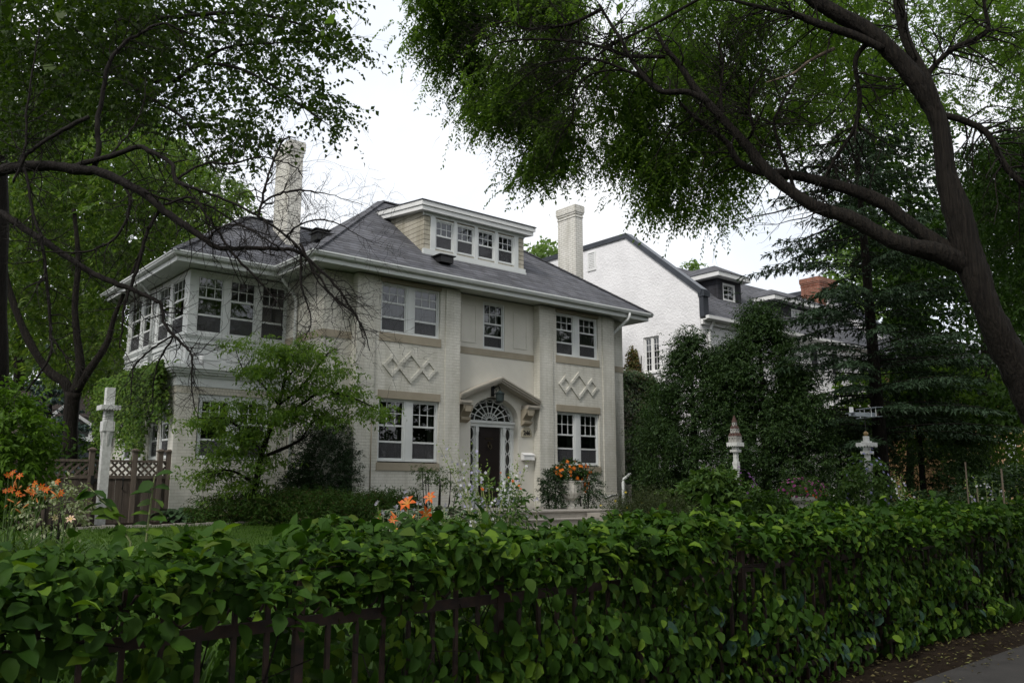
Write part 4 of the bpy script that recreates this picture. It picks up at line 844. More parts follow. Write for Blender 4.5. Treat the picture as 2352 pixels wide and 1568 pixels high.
def limb(parent, pts, mat, name='limb', n=8, wob=.0, k=5):   # (px, py, w, width in px)
    P = np.array([list(at(a, b, w))+[d*.5*w/1960] for a, b, w, d in pts]); Q = spline(P, k)
    if wob: Q[1:-1, :3] += rng.normal(size=(len(Q)-2, 3))*wob
    thick = n >= 12
    if thick: n = 22
    mb = MB().tube(Q[:, :3], np.maximum(Q[:, 3], .002), n)
    if n >= 6:                                   # uneven, furrowed bark instead of an even pipe
        V = np.array(mb.v); c = np.repeat(Q[:, :3], n, 0); g_ = 1+.10*lump(V, 5.5, 2)+.05*lump(V, 17, 3)
        if thick: g_ += .045*np.where(np.arange(len(V)) % 2, 1, -1)*(.6+.4*lump(V, 8, 5))+.03*rng.normal(size=len(V))
        mb.v = (c+(V-c)*g_[:, None]).tolist()
    return mb.build(name, mat, parent, smooth=True), Q
def grow(mb, p, d, L, r, lev, bend=.22, grav=0, kids=3, dec=.5, tips=None, nseg=5):
    pts = [np.array(p)]; d = np.array(d)/np.linalg.norm(d)
    for i in range(nseg):
        d = d+rng.normal(size=3)*bend+np.array([0, 0, grav]); d /= np.linalg.norm(d); pts.append(pts[-1]+d*L/nseg)
    mb.tube(pts, [r*(1-.7*i/nseg) for i in range(nseg+1)], 5 if r > .012 else (4 if r > .005 else 3), False)
    if tips is not None: tips.append((pts[-1], d))
    if lev > 0:
        for q in range(kids):
            i = min(nseg, 1+int(rng.random()*nseg)); b = pts[i]; t = pts[i]-pts[i-1]; t /= np.linalg.norm(t); s = np.cross(t, rng.normal(size=3)); s /= np.linalg.norm(s)
            a = rng.uniform(.6, 1.2); grow(mb, b, t*math.cos(a)+s*math.sin(a), L*rng.uniform(.35, .7), max(r*dec*(1-.4*i/nseg), .0016), lev-1, bend, grav, kids, dec, tips, max(3, nseg-1))
def side_twigs(mb, Q, n, L, lev, r=None, f0=.15, grav=0, kids=3, bend=.22, tips=None):
    for _ in range(n):
        i = int(rng.uniform(f0, .98)*(len(Q)-1)); t = Q[min(i+1, len(Q)-1), :3]-Q[i-1, :3]; t /= np.linalg.norm(t)+1e-9; s = np.cross(t, rng.normal(size=3)); s /= np.linalg.norm(s)
        a = rng.uniform(.7, 1.3); grow(mb, Q[i, :3], t*math.cos(a)+s*math.sin(a), L*rng.uniform(.5, 1.3), min(Q[i, 3]*.5, r or .02), lev, bend, grav, kids, .55, tips)
def stuff_part(o): o['kind'] = 'stuff'; return o
# --- bare branched crab apple reaching over the garden from the left
ct = tree('crabapple_tree', at(-60, 1300, 9)*[1, 1, 0]+[0, 0, .45], 'bare branched dark tree reaching across from the left edge in front of the sun porch')
W9 = 9.0
def wv(lst, w0=9.0, w1=9.0): return [(x, y, w0+(w1-w0)*i/max(1, len(lst)-1), d) for i, (x, y, d) in enumerate(lst)]
trunkpts = [(-75, 1330, 9, 62), (-70, 1000, 9, 52), (-55, 700, 9, 46), (-40, 520, 9, 40), (-30, 300, 9.1, 32), (-20, 60, 9.2, 26), (10, -200, 9.3, 16)]
limb(ct, trunkpts, M['darkbark'], 'trunk')
BL = [
 wv([(-45,420,30),(0,393,27),(65,382,26),(119,381,24),(173,389,25),(216,392,23),(259,407,22),(310,432,20),(350,460,18),(396,500,17),(432,522,16),(470,550,15),(504,570,12),(575,570,10),(643,571,9),(690,581,8),(767,652,6),(794,689,5),(828,744,4),(850,806,2)], 9, 8.4),
 wv([(156,384,14),(252,360,12),(317,338,11),(346,349,11),(393,375,10),(403,414,9),(432,427,8),(486,447,7),(562,479,6),(605,504,6),(659,544,6),(696,580,5),(733,649,4),(769,683,4),(806,713,3)], 9, 8.3),
 wv([(216,390,13),(226,340,13),(223,281,12),(234,223,11),(248,151,10),(277,108,9),(324,76,7),(375,54,6),(411,68,5),(454,86,3)], 9, 9.6),
 wv([(205,268,10),(144,299,10),(97,328,9),(58,360,8),(30,420,5)], 9, 8.7),
 wv([(-40,500,20),(0,490,17),(47,519,16),(93,550,16),(154,590,15),(200,621,14),(247,643,13),(309,667,10),(355,689,9),(370,700,8),(377,738,7),(401,772,7),(432,803,5),(441,828,5),(441,905,3),(455,960,1.5)], 9, 8.2),
 wv([(367,480,8),(340,528,9),(327,572,9),(309,636,8),(287,695,7),(281,747,5),(275,800,3)], 8.8, 8.5),
 wv([(395,772,5),(350,800,4),(309,840,4),(302,877,3),(300,920,2)], 8.5, 8.3), wv([(398,772,5),(361,840,4),(352,905,3),(350,950,1.5)], 8.5, 8.6),
 wv([(55,385,7),(65,423,7),(77,494,7),(96,556,8),(108,658,8),(117,763,7),(111,825,6),(60,900,4)], 8.7, 8.3),
 wv([(117,770,5),(150,815,4),(200,850,2)], 8.4, 8.3),
 wv([(594,500,7),(606,445,6),(618,399,5),(637,349,5),(655,318,4),(680,316,2)], 8.6, 9.0),
 wv([(600,466,5),(643,445,5),(683,437,4),(714,439,4),(770,450,2),(835,472,1.5)], 8.6, 8.2),
 wv([(403,414,7),(443,389,6),(480,374,5),(535,377,5),(597,361,4),(643,371,3),(680,386,3),(696,408,2)], 8.8, 9.4),
 wv([(656,544,5),(683,519,4),(736,505,4),(782,516,3),(816,537,2),(860,560,1.2)], 8.5, 8.0),
 wv([(480,548,6),(498,528,5),(535,516,5),(569,525,4),(612,550,4),(674,593,3),(740,640,2)], 8.6, 8.1),
 wv([(380,470,7),(440,454,6),(470,488,6),(498,528,6),(535,581,6),(590,640,5),(640,700,3),(650,760,2)], 8.8, 8.3),
 wv([(691,578,6),(691,620,6),(693,660,5),(706,700,4),(715,740,3),(700,780,2)], 8.5, 8.3),
 wv([(690,560,6),(713,606,6),(744,653,5),(775,691,5),(806,713,5),(821,730,4),(830,760,3),(838,785,2)], 8.4, 8.2),
 wv([(280,415,8),(300,470,7),(270,540,6),(210,575,5),(130,580,4),(60,570,3)], 8.8, 8.5),
 wv([(330,440,6),(390,460,6),(470,470,5),(560,520,4),(620,540,3)], 8.7, 9.2),
 wv([(250,360,5),(300,300,4),(330,240,3),(335,180,2)], 9, 9.5),
 wv([(40,384,6),(60,330,6),(62,250,5),(75,160,4),(90,60,3)], 9, 9.4),
]
tw = MB()
for i, l in enumerate(BL):
    o, Q = limb(ct, l, M['darkbark'], 'limb', 7 if l[0][3] > 9 else 5, .004)
    ln = np.linalg.norm(np.diff(Q[:, :3], axis=0), axis=1).sum()
    side_twigs(tw, Q, int(7+ln*10), .46, 2, .007, .10, -.02, 3, .27)
stuff_part(tw.build('twigs', M['darkbark'], ct))
# --- leafy linden behind it
lt = tree('linden_tree', at(55, 1113, 17)*[1, 1, 0]+[0, 0, .7], 'dark leafy tree filling the upper left corner behind the bare branches')
limb(lt, [(-18, 1200, 17, 66), (-14, 900, 17, 58), (-10, 600, 17, 52), (-6, 300, 17, 46), (5, 100, 17, 38), (20, -150, 17, 26)], M['darkbark'], 'trunk')
Pl = [(-30,-40),(700,-40),(800,0),(832,130),(772,148),(725,100),(690,150),(742,205),(800,232),(795,300),(740,288),(690,245),(640,212),(560,205),(600,260),(612,330),(575,388),(520,375),(470,340),(430,300),(380,290),(330,285),(250,270),(150,320),(-30,340)]
ltw = MB()
for l in ([(-4,330,17,20),(108,194,15,16),(173,169,14,14),(245,166,13.4,12),(310,180,13,11),(393,187,12.6,10),(432,162,12.4,9),(475,146,12.2,8),(540,155,12,8),(591,176,11.8,7),(648,212,11.6,5),(720,263,11.4,4),(756,288,11.3,2)],
          [(288,187,13,9),(360,234,12.6,8),(414,266,12.4,7),(439,299,12.2,5),(479,367,12,2)], [(8,140,17,16),(200,60,14,12),(400,40,13,10),(560,30,12.5,8),(700,60,12,5),(800,110,11.6,2)], [(450,150,12.4,8),(520,110,12.2,6),(620,100,12,4),(760,95,11.8,2)], [(420,20,13,6),(500,50,12.6,5),(580,60,12.3,4),(700,20,12,2)]):
    o, Q = limb(lt, l, M['darkbark'], 'limb', 6); side_twigs(ltw, Q, 22, .6, 1, .006)
stuff_part(ltw.build('twigs', M['darkbark'], lt))
crown(lt, Pl, 2150, 10.8, 15.5, 12, .42, .074, .056, L_['linden'], T_F, 2.2, -.30, .35, 3)
crown(lt, [(-30,-40),(330,-40),(420,120),(330,260),(240,250),(140,330),(-30,360)], 800, 13, 18, 11, .5, .10, .075, L_['linden'], T_F, 1.2, -.6, .35, 4, name='inner_crown')
# --- bright compound leaved tree behind the porch, with forked trunk
at_ = tree('ash_tree', at(165, 1113, 22.6)*[1, 1, 0]+[0, 0, .9], 'tall fork trunked tree with bright green compound leaves left of the sun porch')
for l, nm in (([(160,1075,22.6,34),(162,960,22.6,34),(170,900,22.6,36)], 'trunk'), ([(166,930,22.6,22),(150,880,22.6,22),(110,850,22.6,20),(60,770,22.6,17),(20,660,22.6,14),(0,560,22.6,10)], 'limb'), ([(170,905,22.6,24),(185,850,22.6,20),(178,780,22.6,17),(172,700,22.6,14),(180,600,22.6,12),(170,480,22.6,9)], 'limb'), ([(172,900,22.6,24),(205,850,22.6,18),(245,790,22.6,14),(262,730,22.6,10),(290,660,22.6,7),(330,560,22.6,5)], 'limb')): limb(at_, l, M['bark'], nm)
Pa = [(0,250),(150,300),(330,255),(430,330),(520,400),(575,430),(588,470),(540,498),(480,540),(420,585),(330,640),(262,680),(250,700),(290,720),(285,840),(200,900),(120,860),(60,760),(0,720),(-40,600)]
crown(at_, Pa, 3900, 22.5, 31, 13, .44, .17, .070, L_['ash'], T_R, 1.1, -.42, .55, 5, pinnate=True)
# --- woods far left, told apart by crown
def far_tree(name, poly, n, w0, w1, L, mat, trunk, label, seed, thr=-.3, sc=.5):
    t = tree(name, at(trunk[0], 1113, trunk[2])*[1, 1, 0]+[0, 0, .9], label, 'tree', 'trees behind the houses')
    limb(t, [(trunk[0], 1120, trunk[2], trunk[3]), (trunk[0]+4, trunk[1]+200, trunk[2], trunk[3]*.8), (trunk[0]-3, trunk[1], trunk[2], trunk[3]*.5)], M['bark'], 'trunk', 7)
    crown(t, poly, n, w0, w1, 9, L*3, L, L*.6, mat, T_R, sc, thr, .4, seed); return t
far_tree('maple_tree', [(-40,560),(130,520),(330,600),(290,760),(295,880),(235,890),(205,860),(150,990),(110,1000),(-40,1010)], 1500, 38, 52, .34, L_['ash'], (40, 500, 42, 26), 'sunlit yellow green tree behind the forked trunk, left of the sun porch', 11)
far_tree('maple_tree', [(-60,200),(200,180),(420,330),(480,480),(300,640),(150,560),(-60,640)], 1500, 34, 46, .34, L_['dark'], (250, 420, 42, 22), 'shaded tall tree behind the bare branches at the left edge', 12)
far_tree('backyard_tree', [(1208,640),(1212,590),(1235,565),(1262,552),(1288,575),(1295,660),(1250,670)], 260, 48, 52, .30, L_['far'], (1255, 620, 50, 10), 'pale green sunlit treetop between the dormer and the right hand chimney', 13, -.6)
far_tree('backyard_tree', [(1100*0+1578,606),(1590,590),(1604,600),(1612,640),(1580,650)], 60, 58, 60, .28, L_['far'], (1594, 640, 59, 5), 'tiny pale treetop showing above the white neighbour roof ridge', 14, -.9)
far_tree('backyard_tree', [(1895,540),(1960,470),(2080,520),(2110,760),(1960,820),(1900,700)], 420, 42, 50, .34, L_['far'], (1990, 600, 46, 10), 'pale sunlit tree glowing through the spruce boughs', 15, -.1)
# ---- conifers
def conifer(name, base, h, rad, mat, bark, label, n, whorl=.45, z0=.12, droop=-.25, nl=.16, nw=.05, tr=.02, cat='tree', group=None, shape=1.0, gap=0, lean=(0, 0)):
    t = tree(name, base, label, cat, group); b = np.array(base, float); top = b+[lean[0], lean[1], h]
    MB().tube([b-[0,0,.2], b+(top-b)*.3, b+(top-b)*.7, top], [h*tr, h*tr*.75, h*tr*.35, .01], 9).build('trunk', bark, t, smooth=True)
    br = MB(); P = []; D = []; N = []
    for i in range(n):
        f = z0+(1-z0)*(i+.5)/n; f = min(.99, f+rng.normal()*.025); az = i*2.4+rng.normal()*.3; r_ = rad*(1-f)**shape*rng.uniform(.65, 1.1)+.12
        if gap and rng.random() < gap: continue
        d = np.array([math.cos(az), math.sin(az), .10+.25*f]); p0 = b+(top-b)*f; pts = [p0]; k = max(3, int(r_/.22))
        for q in range(k):
            d = d+np.array([0, 0, droop/k]); d /= np.linalg.norm(d); pts.append(pts[-1]+d*r_/k)
        br.tube(pts, [max(.006, .03*(1-f))*(1-.8*q/k) for q in range(k+1)], 4, False)
        for q in range(1, k+1):
            s0 = pts[q]; tdir = pts[q]-pts[q-1]; tdir /= np.linalg.norm(tdir)
            sd_ = np.cross(tdir, [0, 0, 1]); m_ = 17
            if q < k*.3 and r_ > 1: m_ = 7
            for sgn in (-1, 1):
                ln = (.16+.34*min(1, r_/1.4))*(1-.35*q/k)*rng.uniform(.6, 1.15); td = sd_*sgn*.75+tdir*.65+np.array([0,0,-.25]); td /= np.linalg.norm(td)
                s = rng.random(m_); base_ = s0+td*s[:, None]*ln+np.array([0,0,-.12])*(s[:, None]**2)*ln
                P.append(base_); D.append(td[None]*.9+rng.normal(size=(m_, 3))*.42+np.array([0,0,-.18])); N.append(np.array([0,0,1.])+rng.normal(size=(m_, 3))*.5)
    stuff_part(br.build('boughs', bark, t)); P = np.vstack(P); D = np.vstack(D); N = np.vstack(N)
    leaf_object('crown', P, D, N, nl*rng.uniform(.7, 1.3, len(P)), nw*rng.uniform(.7, 1.3, len(P)), T_R, mat, t); return t
sb = at(2030, 1113, 23)*[1, 1, 0]+[0, 0, .85]; stp = at(1945, 60, 23)
conifer('spruce_tree', sb, stp[2]-.85, 3.9, L_['spruce'], M['bark'], 'tall thin crowned spruce between the white neighbour and the leaning tree', 230, z0=.16, droop=-.35, nl=.135, nw=.036, tr=.016, shape=.5, gap=.03, lean=(stp[0]-sb[0], stp[1]-sb[1]))
b_ = at(100, 1113, 34)*[1, 1, 0]+[0, 0, .9]; conifer('blue_spruce', b_, 6.6, 2.4, L_['bluespruce'], M['bark'], 'blue grey spruce low at the left behind the forked trunk', 90, droop=-.2, nl=.22, nw=.07)
# arborvitae row
def cedar(px, top, w, rad, label):
    b = at(px, 1113, w); gz = float(ground_z(b[1])); h = at(px, top, w)[2]-gz
    t = tree('cedar_tree', (b[0], b[1], gz), label, 'tree', 'dark cedars beside the white neighbour'); B = np.array([b[0], b[1], gz])
    MB().tube([B-[0,0,.1], B+[0,0,h*.5], B+[0,0,h*.95]], [.12, .08, .015], 7).build('trunk', M['darkbark'], t)
    nt_ = int(34*h*rad); n = nt_*22; f = rng.random(nt_)**.8; f = np.repeat(f, 22); rr = np.repeat(rng.random(nt_), 22); az = np.repeat(rng.uniform(0, 6.283, nt_), 22); rr = rad*(.35+.8*rr**.6)*np.minimum(1, 1.35*(1-f)**.8)*np.minimum(1, .55+f*3)
    f_, rr_ = f, rr; rr = rad*np.minimum(1, 1.35*(1-f)**.8)*np.minimum(1, .55+f*3)*(.45+.62*rng.random(n)**.5)
    rr = rr_; f = np.clip(f, 0, .985)
    C = rng.normal(size=(n, 3))*[.15, .15, .17]+B+np.stack([rr*np.cos(az), rr*np.sin(az), f*h], 1); D = np.stack([np.cos(az), np.sin(az), rng.normal(.35, .35, n)], 1)
    D[:, 2] += .25; P, LD, LN = sprays(C, D, .30*rng.uniform(.5, 1.7, n), 11, .45); k = len(P)
    leaf_object('crown', P, LD, LN, .085*rng.uniform(.6, 1.4, k), .026*rng.uniform(.7, 1.3, k), T_R, L_['cedar'], t)
cedar(1598, 768, 23, 1.2, 'feathery dark cedar nearest the ivy, in front of the stucco gable')
cedar(1762, 698, 22, 1.25, 'tallest pointed cedar in the middle of the dark evergreen row')
cedar(1690, 790, 22.5, 1.25, 'middle cedar behind the spired bird house')
cedar(1840, 850, 21.5, .95, 'broad dark cedar left of the weather vane post')
cedar(1930, 950, 24, 1.1, 'low dark cedar behind the model aeroplane vane')
cedar(2120, 850, 26, 1.7, 'wide dark cedar right of the weather vane, under the leaning tree')
cedar(1530, 890, 25, .9, 'short dark cedar at the edge of the ivy bank')
# ---- the big leaning elm at the right
et = tree('elm_tree', at(2605, 1580, 9.12)*[1, 1, 0], 'big leaning tree with thick forked limbs spreading across the upper right')
EL = [([(2610,1590,9.6,150),(2530,1330,9.6,122),(2440,1060,9.6,104),(2355,880,9.6,84),(2277,730,9.6,70),(2232,610,9.7,70),(2200,500,9.8,64),(2172,390,9.9,48),(2158,285,10,41),(2115,200,10.1,47),(2060,130,10.2,46),(1995,72,10.3,42),(1920,30,10.4,38),(1840,-20,10.5,30),(1740,-120,10.6,20)], 'trunk'),
 ([(2225,610,9.7,54),(2158,582,9.7,47),(2100,568,9.7,43),(2035,547,9.8,38),(1958,503,9.9,34),(1880,478,10,32),(1819,442,10.1,30),(1757,388,10.2,28),(1711,330,10.3,24),(1664,278,10.4,21),(1629,240,10.5,19),(1596,202,10.6,17),(1562,151,10.7,14),(1529,111,10.8,11),(1505,67,10.9,8)], 'limb'),
 ([(2195,585,9.8,44),(2130,542,10,36),(2081,507,10.1,32),(2035,470,10.2,33),(1973,442,10.3,30),(1911,424,10.4,28),(1849,407,10.5,25),(1788,398,10.5,23),(1730,390,10.6,18),(1695,370,10.7,16),(1672,330,10.8,14),(1646,308,10.9,13),(1595,268,11,10),(1560,235,11.1,7)], 'limb'),
 ([(1629,236,10.5,17),(1580,212,10.5,15),(1519,210,10.5,13),(1478,175,10.6,11),(1444,128,10.7,10),(1428,94,10.8,9),(1404,57,10.9,8),(1375,10,11,5)], 'limb'),
 ([(2156,280,10,30),(2140,210,10,26),(2112,150,10.2,26),(2085,100,10.3,27),(2071,50,10.4,26),(2060,-60,10.5,26),(2070,-250,10.6,16)], 'limb'),
 ([(2030,112,10.2,22),(1960,80,10.3,22),(1880,55,10.4,20),(1830,35,10.5,16),(1760,20,10.6,10),(1640,-10,10.8,6)], 'limb'),
 ([(1529,131,10.8,10),(1444,128,10.9,9),(1377,107,11,8),(1310,94,11.1,7),(1209,91,11.3,5),(1120,105,11.5,3),(1030,140,11.7,1.5)], 'limb'),
 ([(1384,20,11,10),(1337,44,11.1,9),(1293,59,11.2,8),(1209,67,11.4,6),(1169,50,11.5,4),(1080,70,11.7,2)], 'limb'),
 ([(1520,205,10.6,9),(1478,181,10.7,8),(1404,148,10.9,7),(1344,134,11,6),(1277,141,11.2,5),(1226,161,11.3,4),(1160,220,11.5,2)], 'limb'),
 ([(1620,-10,10.6,8),(1495,60,10.8,7),(1411,101,10.9,6),(1327,161,11,5),(1270,198,11.1,4),(1209,235,11.2,2.5),(1160,280,11.3,1.5)], 'limb'),
 ([(1470,170,10.8,7),(1411,161,10.9,6),(1351,175,11,5),(1320,218,11,5),(1314,275,11.1,4),(1290,309,11.1,3),(1250,400,11.2,1.5)], 'limb'),
 ([(2158,262,10,16),(2215,278,9.95,17),(2269,309,9.9,16),(2312,386,9.8,15),(2370,440,9.7,14)], 'limb'),
 ([(2000,90,10.3,14),(1965,140,10.4,13),(1975,230,10.5,12),(1960,300,10.6,11),(1920,360,10.7,10),(1890,420,10.6,9)], 'limb'),
 ([(2118,205,10.1,18),(2139,160,10.1,15),(2188,114,10,13),(2265,74,9.9,12),(2262,20,9.9,9),(2250,-60,9.9,6)], 'limb'),
 ([(1660,275,10.5,8),(1655,210,10.6,7),(1660,140,10.7,6),(1640,80,10.8,4)], 'limb'),
 ([(1700,335,10.5,8),(1730,300,10.3,7),(1720,230,10.2,6),(1760,150,10.1,4)], 'limb'),
 ([(1830,450,10.3,9),(1780,300,10.2,8),(1745,360,10.2,6)][0:2]+[(1790,250,10.1,6),(1830,180,10.1,5)], 'limb')]
etw = MB()
for l, nm in EL:
    l = [(a, b, w_*.95, d*.9) for a, b, w_, d in l]
    o, Q = limb(et, l, M['bark'], nm, 12 if l[0][3] > 30 else 7, .0, 9 if l[0][3] > 30 else 6)
    if l[0][3] < 60: side_twigs(etw, Q, 30 if l[0][3] < 20 else 18, .75, 2, .012, .25, -.06, 3, .2)
o, Q = limb(et, [(1915,112,10.2,9),(1860,140,10.1,8),(1820,170,10,6),(1760,190,9.9,3)], M['palebark'], 'dead_limb', 6)
for x in (1275, 1225):          # long bare hanging withes
    etw.tube([at(x+rng.uniform(-25, 5), 250, 11), at(x+rng.uniform(-6, 6), 310, 11), at(x+rng.uniform(-8, 18), 370, 11), at(x+rng.uniform(-20, 30), 440, 11)], [.004, .003, .0025, .0015], 3, False)
stuff_part(etw.build('twigs', M['bark'], et))
Pe = [(945,-60),(1345,-60),(1440,40),(1490,150),(1500,230),(1460,260),(1390,235),(1330,225),(1310,270),(1325,330),(1328,420),(1310,430),(1300,350),(1285,380),(1262,410),(1240,440),(1215,462),(1208,445),(1225,400),(1250,370),(1262,330),(1240,300),(1215,318),(1190,315),(1160,305),(1135,325),(1110,300),(1075,290),(1058,270),(1085,235),(1050,228),(1040,200),(1010,185),(1000,140),(950,135),(990,95),(1010,60),(985,20)]
Pe = [(min(x, 1312), y-50 if y > 60 else y) for x, y in Pe]
crown(et, Pe, 5400, 11.3, 13.0, 14, .25, .066, .028, L_['elm'], T_R, 2.2, -.10, .8, 21, out=(-.35, 0, -.35), pinnate=True, clump=(200, .20))
Pe2 = [(1350,240),(1400,150),(1440,-60),(1800,-60),(1900,30),(1940,130),(1900,260),(1840,330),(1760,330),(1745,400),(1705,440),(1690,500),(1655,545),(1625,500),(1590,545),(1560,520),(1530,500),(1505,512),(1492,490),(1500,440),(1475,425),(1470,395),(1430,400),(1405,408),(1425,370),(1420,340),(1398,340),(1365,335),(1350,295)]
Pe2 = [(max(x, 1375), y-34 if y > 60 else y) for x, y in Pe2]
crown(et, Pe2, 6000, 10.9, 13.0, 14, .25, .066, .028, L_['elm'], T_R, 2.2, -.05, .8, 22, out=(-.2, 0, -.4), pinnate=True, clump=(230, .20))
Pe3 = [(1780,-80),(2420,-80),(2420,330),(2300,330),(2180,260),(2060,240),(1960,300),(1840,200)]
crown(et, Pe3, 3000, 10.6, 14, 14, .26, .064, .027, L_['elm'], T_R, 2.2, .0, .6, 23, pinnate=True, clump=(150, .26))
Pe4 = [(2225,330),(2420,280),(2420,900),(2352,860),(2290,700),(2240,560)]
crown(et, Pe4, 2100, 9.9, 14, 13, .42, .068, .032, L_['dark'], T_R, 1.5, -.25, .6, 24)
Pe5 = [(900,-70),(2500,-70),(2600,-900),(2000,-1300),(1000,-1000)]
crown(et, Pe5, 480, 9, 13, 8, 1.0, .16, .09, L_['elm'], T_R, 1.3, -.2, .4, 25, name='unseen_upper_crown')  # coarse leaves above the view, added to block sky light
# upper part of the linden, out of view, added to shade what lies below
crown(lt, [(-400,-60),(760,-60),(600,-700),(-400,-900)], 420, 10, 16, 9, 1.0, .20, .15, L_['linden'], T_R, 1.3, -.2, .4, 26, name='unseen_upper_crown')
# ---- broadleaf masses at the right, behind the spruce
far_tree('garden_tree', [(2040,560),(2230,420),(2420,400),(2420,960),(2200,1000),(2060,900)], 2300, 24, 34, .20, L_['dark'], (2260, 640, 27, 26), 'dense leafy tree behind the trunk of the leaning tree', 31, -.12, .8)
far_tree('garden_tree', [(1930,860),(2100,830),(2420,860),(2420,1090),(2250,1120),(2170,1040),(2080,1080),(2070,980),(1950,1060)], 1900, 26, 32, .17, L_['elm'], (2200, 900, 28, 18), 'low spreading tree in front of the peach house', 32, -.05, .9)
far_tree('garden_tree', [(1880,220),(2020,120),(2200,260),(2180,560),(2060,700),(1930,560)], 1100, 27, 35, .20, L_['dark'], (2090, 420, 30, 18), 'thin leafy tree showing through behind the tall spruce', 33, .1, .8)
# ---------------------------------------------------------------- climbers, shrubs, flowers
def bush(name, c, r, n, mat, L, Wd, label, cat='shrub', T=T_R, per=9, length=.2, droop=.3, group=None, shell=.5, up=.3, stems=6, flat=True, stem_mat=None):
    gz = float(ground_z(c[1])); t = thing(name, (c[0], c[1], gz), label, cat, group); C, d = ellipsoid(c, r, n, shell); C = C*(1)+0
    bump_ = 1+.14*lump(d*3, 1.6, int(abs(c[0]*77+c[1]*13))); C = np.array(c)+(C-np.array(c))*bump_[:, None]
    C = C[C[:, 2] > gz+.02]; D = C-np.array(c); D = unit(D/np.array(r))+np.array([0, 0, up]); P, LD, LN = sprays(C, D, length*rng.uniform(.6, 1.4, len(C)), per, droop); k = len(P)
    leaf_object('foliage', P, LD, LN, L*rng.uniform(.65, 1.3, k), Wd*rng.uniform(.7, 1.3, k), T, mat, t)
    if stems:
        m = MB()
        for _ in range(stems):
            a = rng.uniform(0, 6.28); e_ = np.array(c)+np.array([math.cos(a)*r[0]*.6, math.sin(a)*r[1]*.6, r[2]*.3*rng.random()]); b = np.array([c[0]+.1*math.cos(a), c[1]+.1*math.sin(a), gz-.03]); m.tube([b, (b+e_)/2+[0, 0, .05], e_], [.014, .010, .005], 5)
        stuff_part(m.build('stems', stem_mat or M['darkbark'], t))
    return t
# vines hanging over the porch side
vn = thing('porch_vine', (-6.6, 4.4, .9), 'bright leafy vine hanging over the side wall of the sun porch', 'vine')
n = 1700; y = rng.uniform(1.85, 7.4, n); hang = 1.35+.55*np.sin(y*1.7+1)+.35*np.sin(y*4.1); hang = np.where(y < 2.3, np.minimum(hang, 1.0), hang); f = rng.random(n)**1.3; z = 4.38-f*hang-.05
C = np.stack([-6.5+.18*f+rng.normal(0, .07, n), y, z], 1); C[:500, 2] = 4.36+rng.random(500)*.14; C[:500, 0] = rng.uniform(-6.55, -6.15, 500)
P, LD, LN = sprays(C, np.stack([-np.ones(n)*.6, rng.normal(0, .4, n), -.6*np.ones(n)], 1), .22*rng.uniform(.5, 1.4, n), 5, .6); k = len(P); LN = LN*.5+np.array([-1, -.4, .3])
leaf_object('foliage', P, LD, LN, .10*rng.uniform(.6, 1.3, k), .075*rng.uniform(.7, 1.2, k), T_F, L_['vine'], vn)
m = MB()
for i in range(26):
    y0 = rng.uniform(1.9, 7); m.tube([(-6.46, y0, 4.36), (-6.40, y0+rng.normal()*.15, 3.7), (-6.33, y0+rng.normal()*.25, 2.9-.3*rng.random())], [.010, .008, .004], 4)
stuff_part(m.build('stems', M['bark'], vn))
# ivy bank between the houses, and the creeper on the gable
iv = thing('ivy_hedge', (9, 3.5, .9), 'tall ivy covered wall filling the gap between the cream and white houses', 'hedge')
ia = at(1432, 1150, 26); 
x0i, x1i, yi = 7.6, 10.9, 2.9; zi = at_y(1470, 862, yi)[2]
MB().box(x0i, yi+.05, .6, x1i, yi+.35, zi-.25).build('wall', M['stack'], iv)
n = 5200; C = np.stack([rng.uniform(x0i-.1, x1i+.1, n), yi-rng.random(n)*.22, .8+(zi-.7)*rng.random(n)], 1); C[:1100, 2] = zi-.2+rng.random(1100)*.3; C[:1100, 1] = yi+rng.uniform(-.2, .5, 1100)
C[:, 1] += .10*lump(C, 3, 5); P, LD, LN = sprays(C, np.array([0, -.7, -.5])+rng.normal(size=(n, 3))*.5, .18, 4, .4); k = len(P); LN = LN*.6+np.array([0, -1, .3])
leaf_object('foliage', P, LD, LN, .095*rng.uniform(.6, 1.3, k), .08*rng.uniform(.7, 1.2, k), T_F, L_['ivy'], iv)
cg = thing('wall_creeper', (NX-.1, 3.4, .9), 'rusty green creeper climbing beside the casement window on the white gable', 'vine')
n = 420; f = rng.random(n); C = np.stack([NX-.05-rng.random(n)*.10, 3.55+(rng.random(n)-.35)*1.5*(1-f*.8), 4.6+f*2.1], 1); P, LD, LN = sprays(C, np.array([-.5, 0, -.3])+rng.normal(size=(n, 3))*.6, .2, 4, .4); k = len(P)
leaf_object('foliage', P, LD, LN, .10*rng.uniform(.6, 1.3, k), .08, T_F, leafmat('creeper_mix', [(.06,.08,.02),(.12,.07,.03),(.08,.11,.03),(.15,.09,.04)], .25), cg)
stuff_part(MB().tube([(NX-.03, 3.5, .9), (NX-.03, 3.45, 3.5), (NX-.03, 3.3, 6.4)], .015, 5).build('stems', M['bark'], cg))
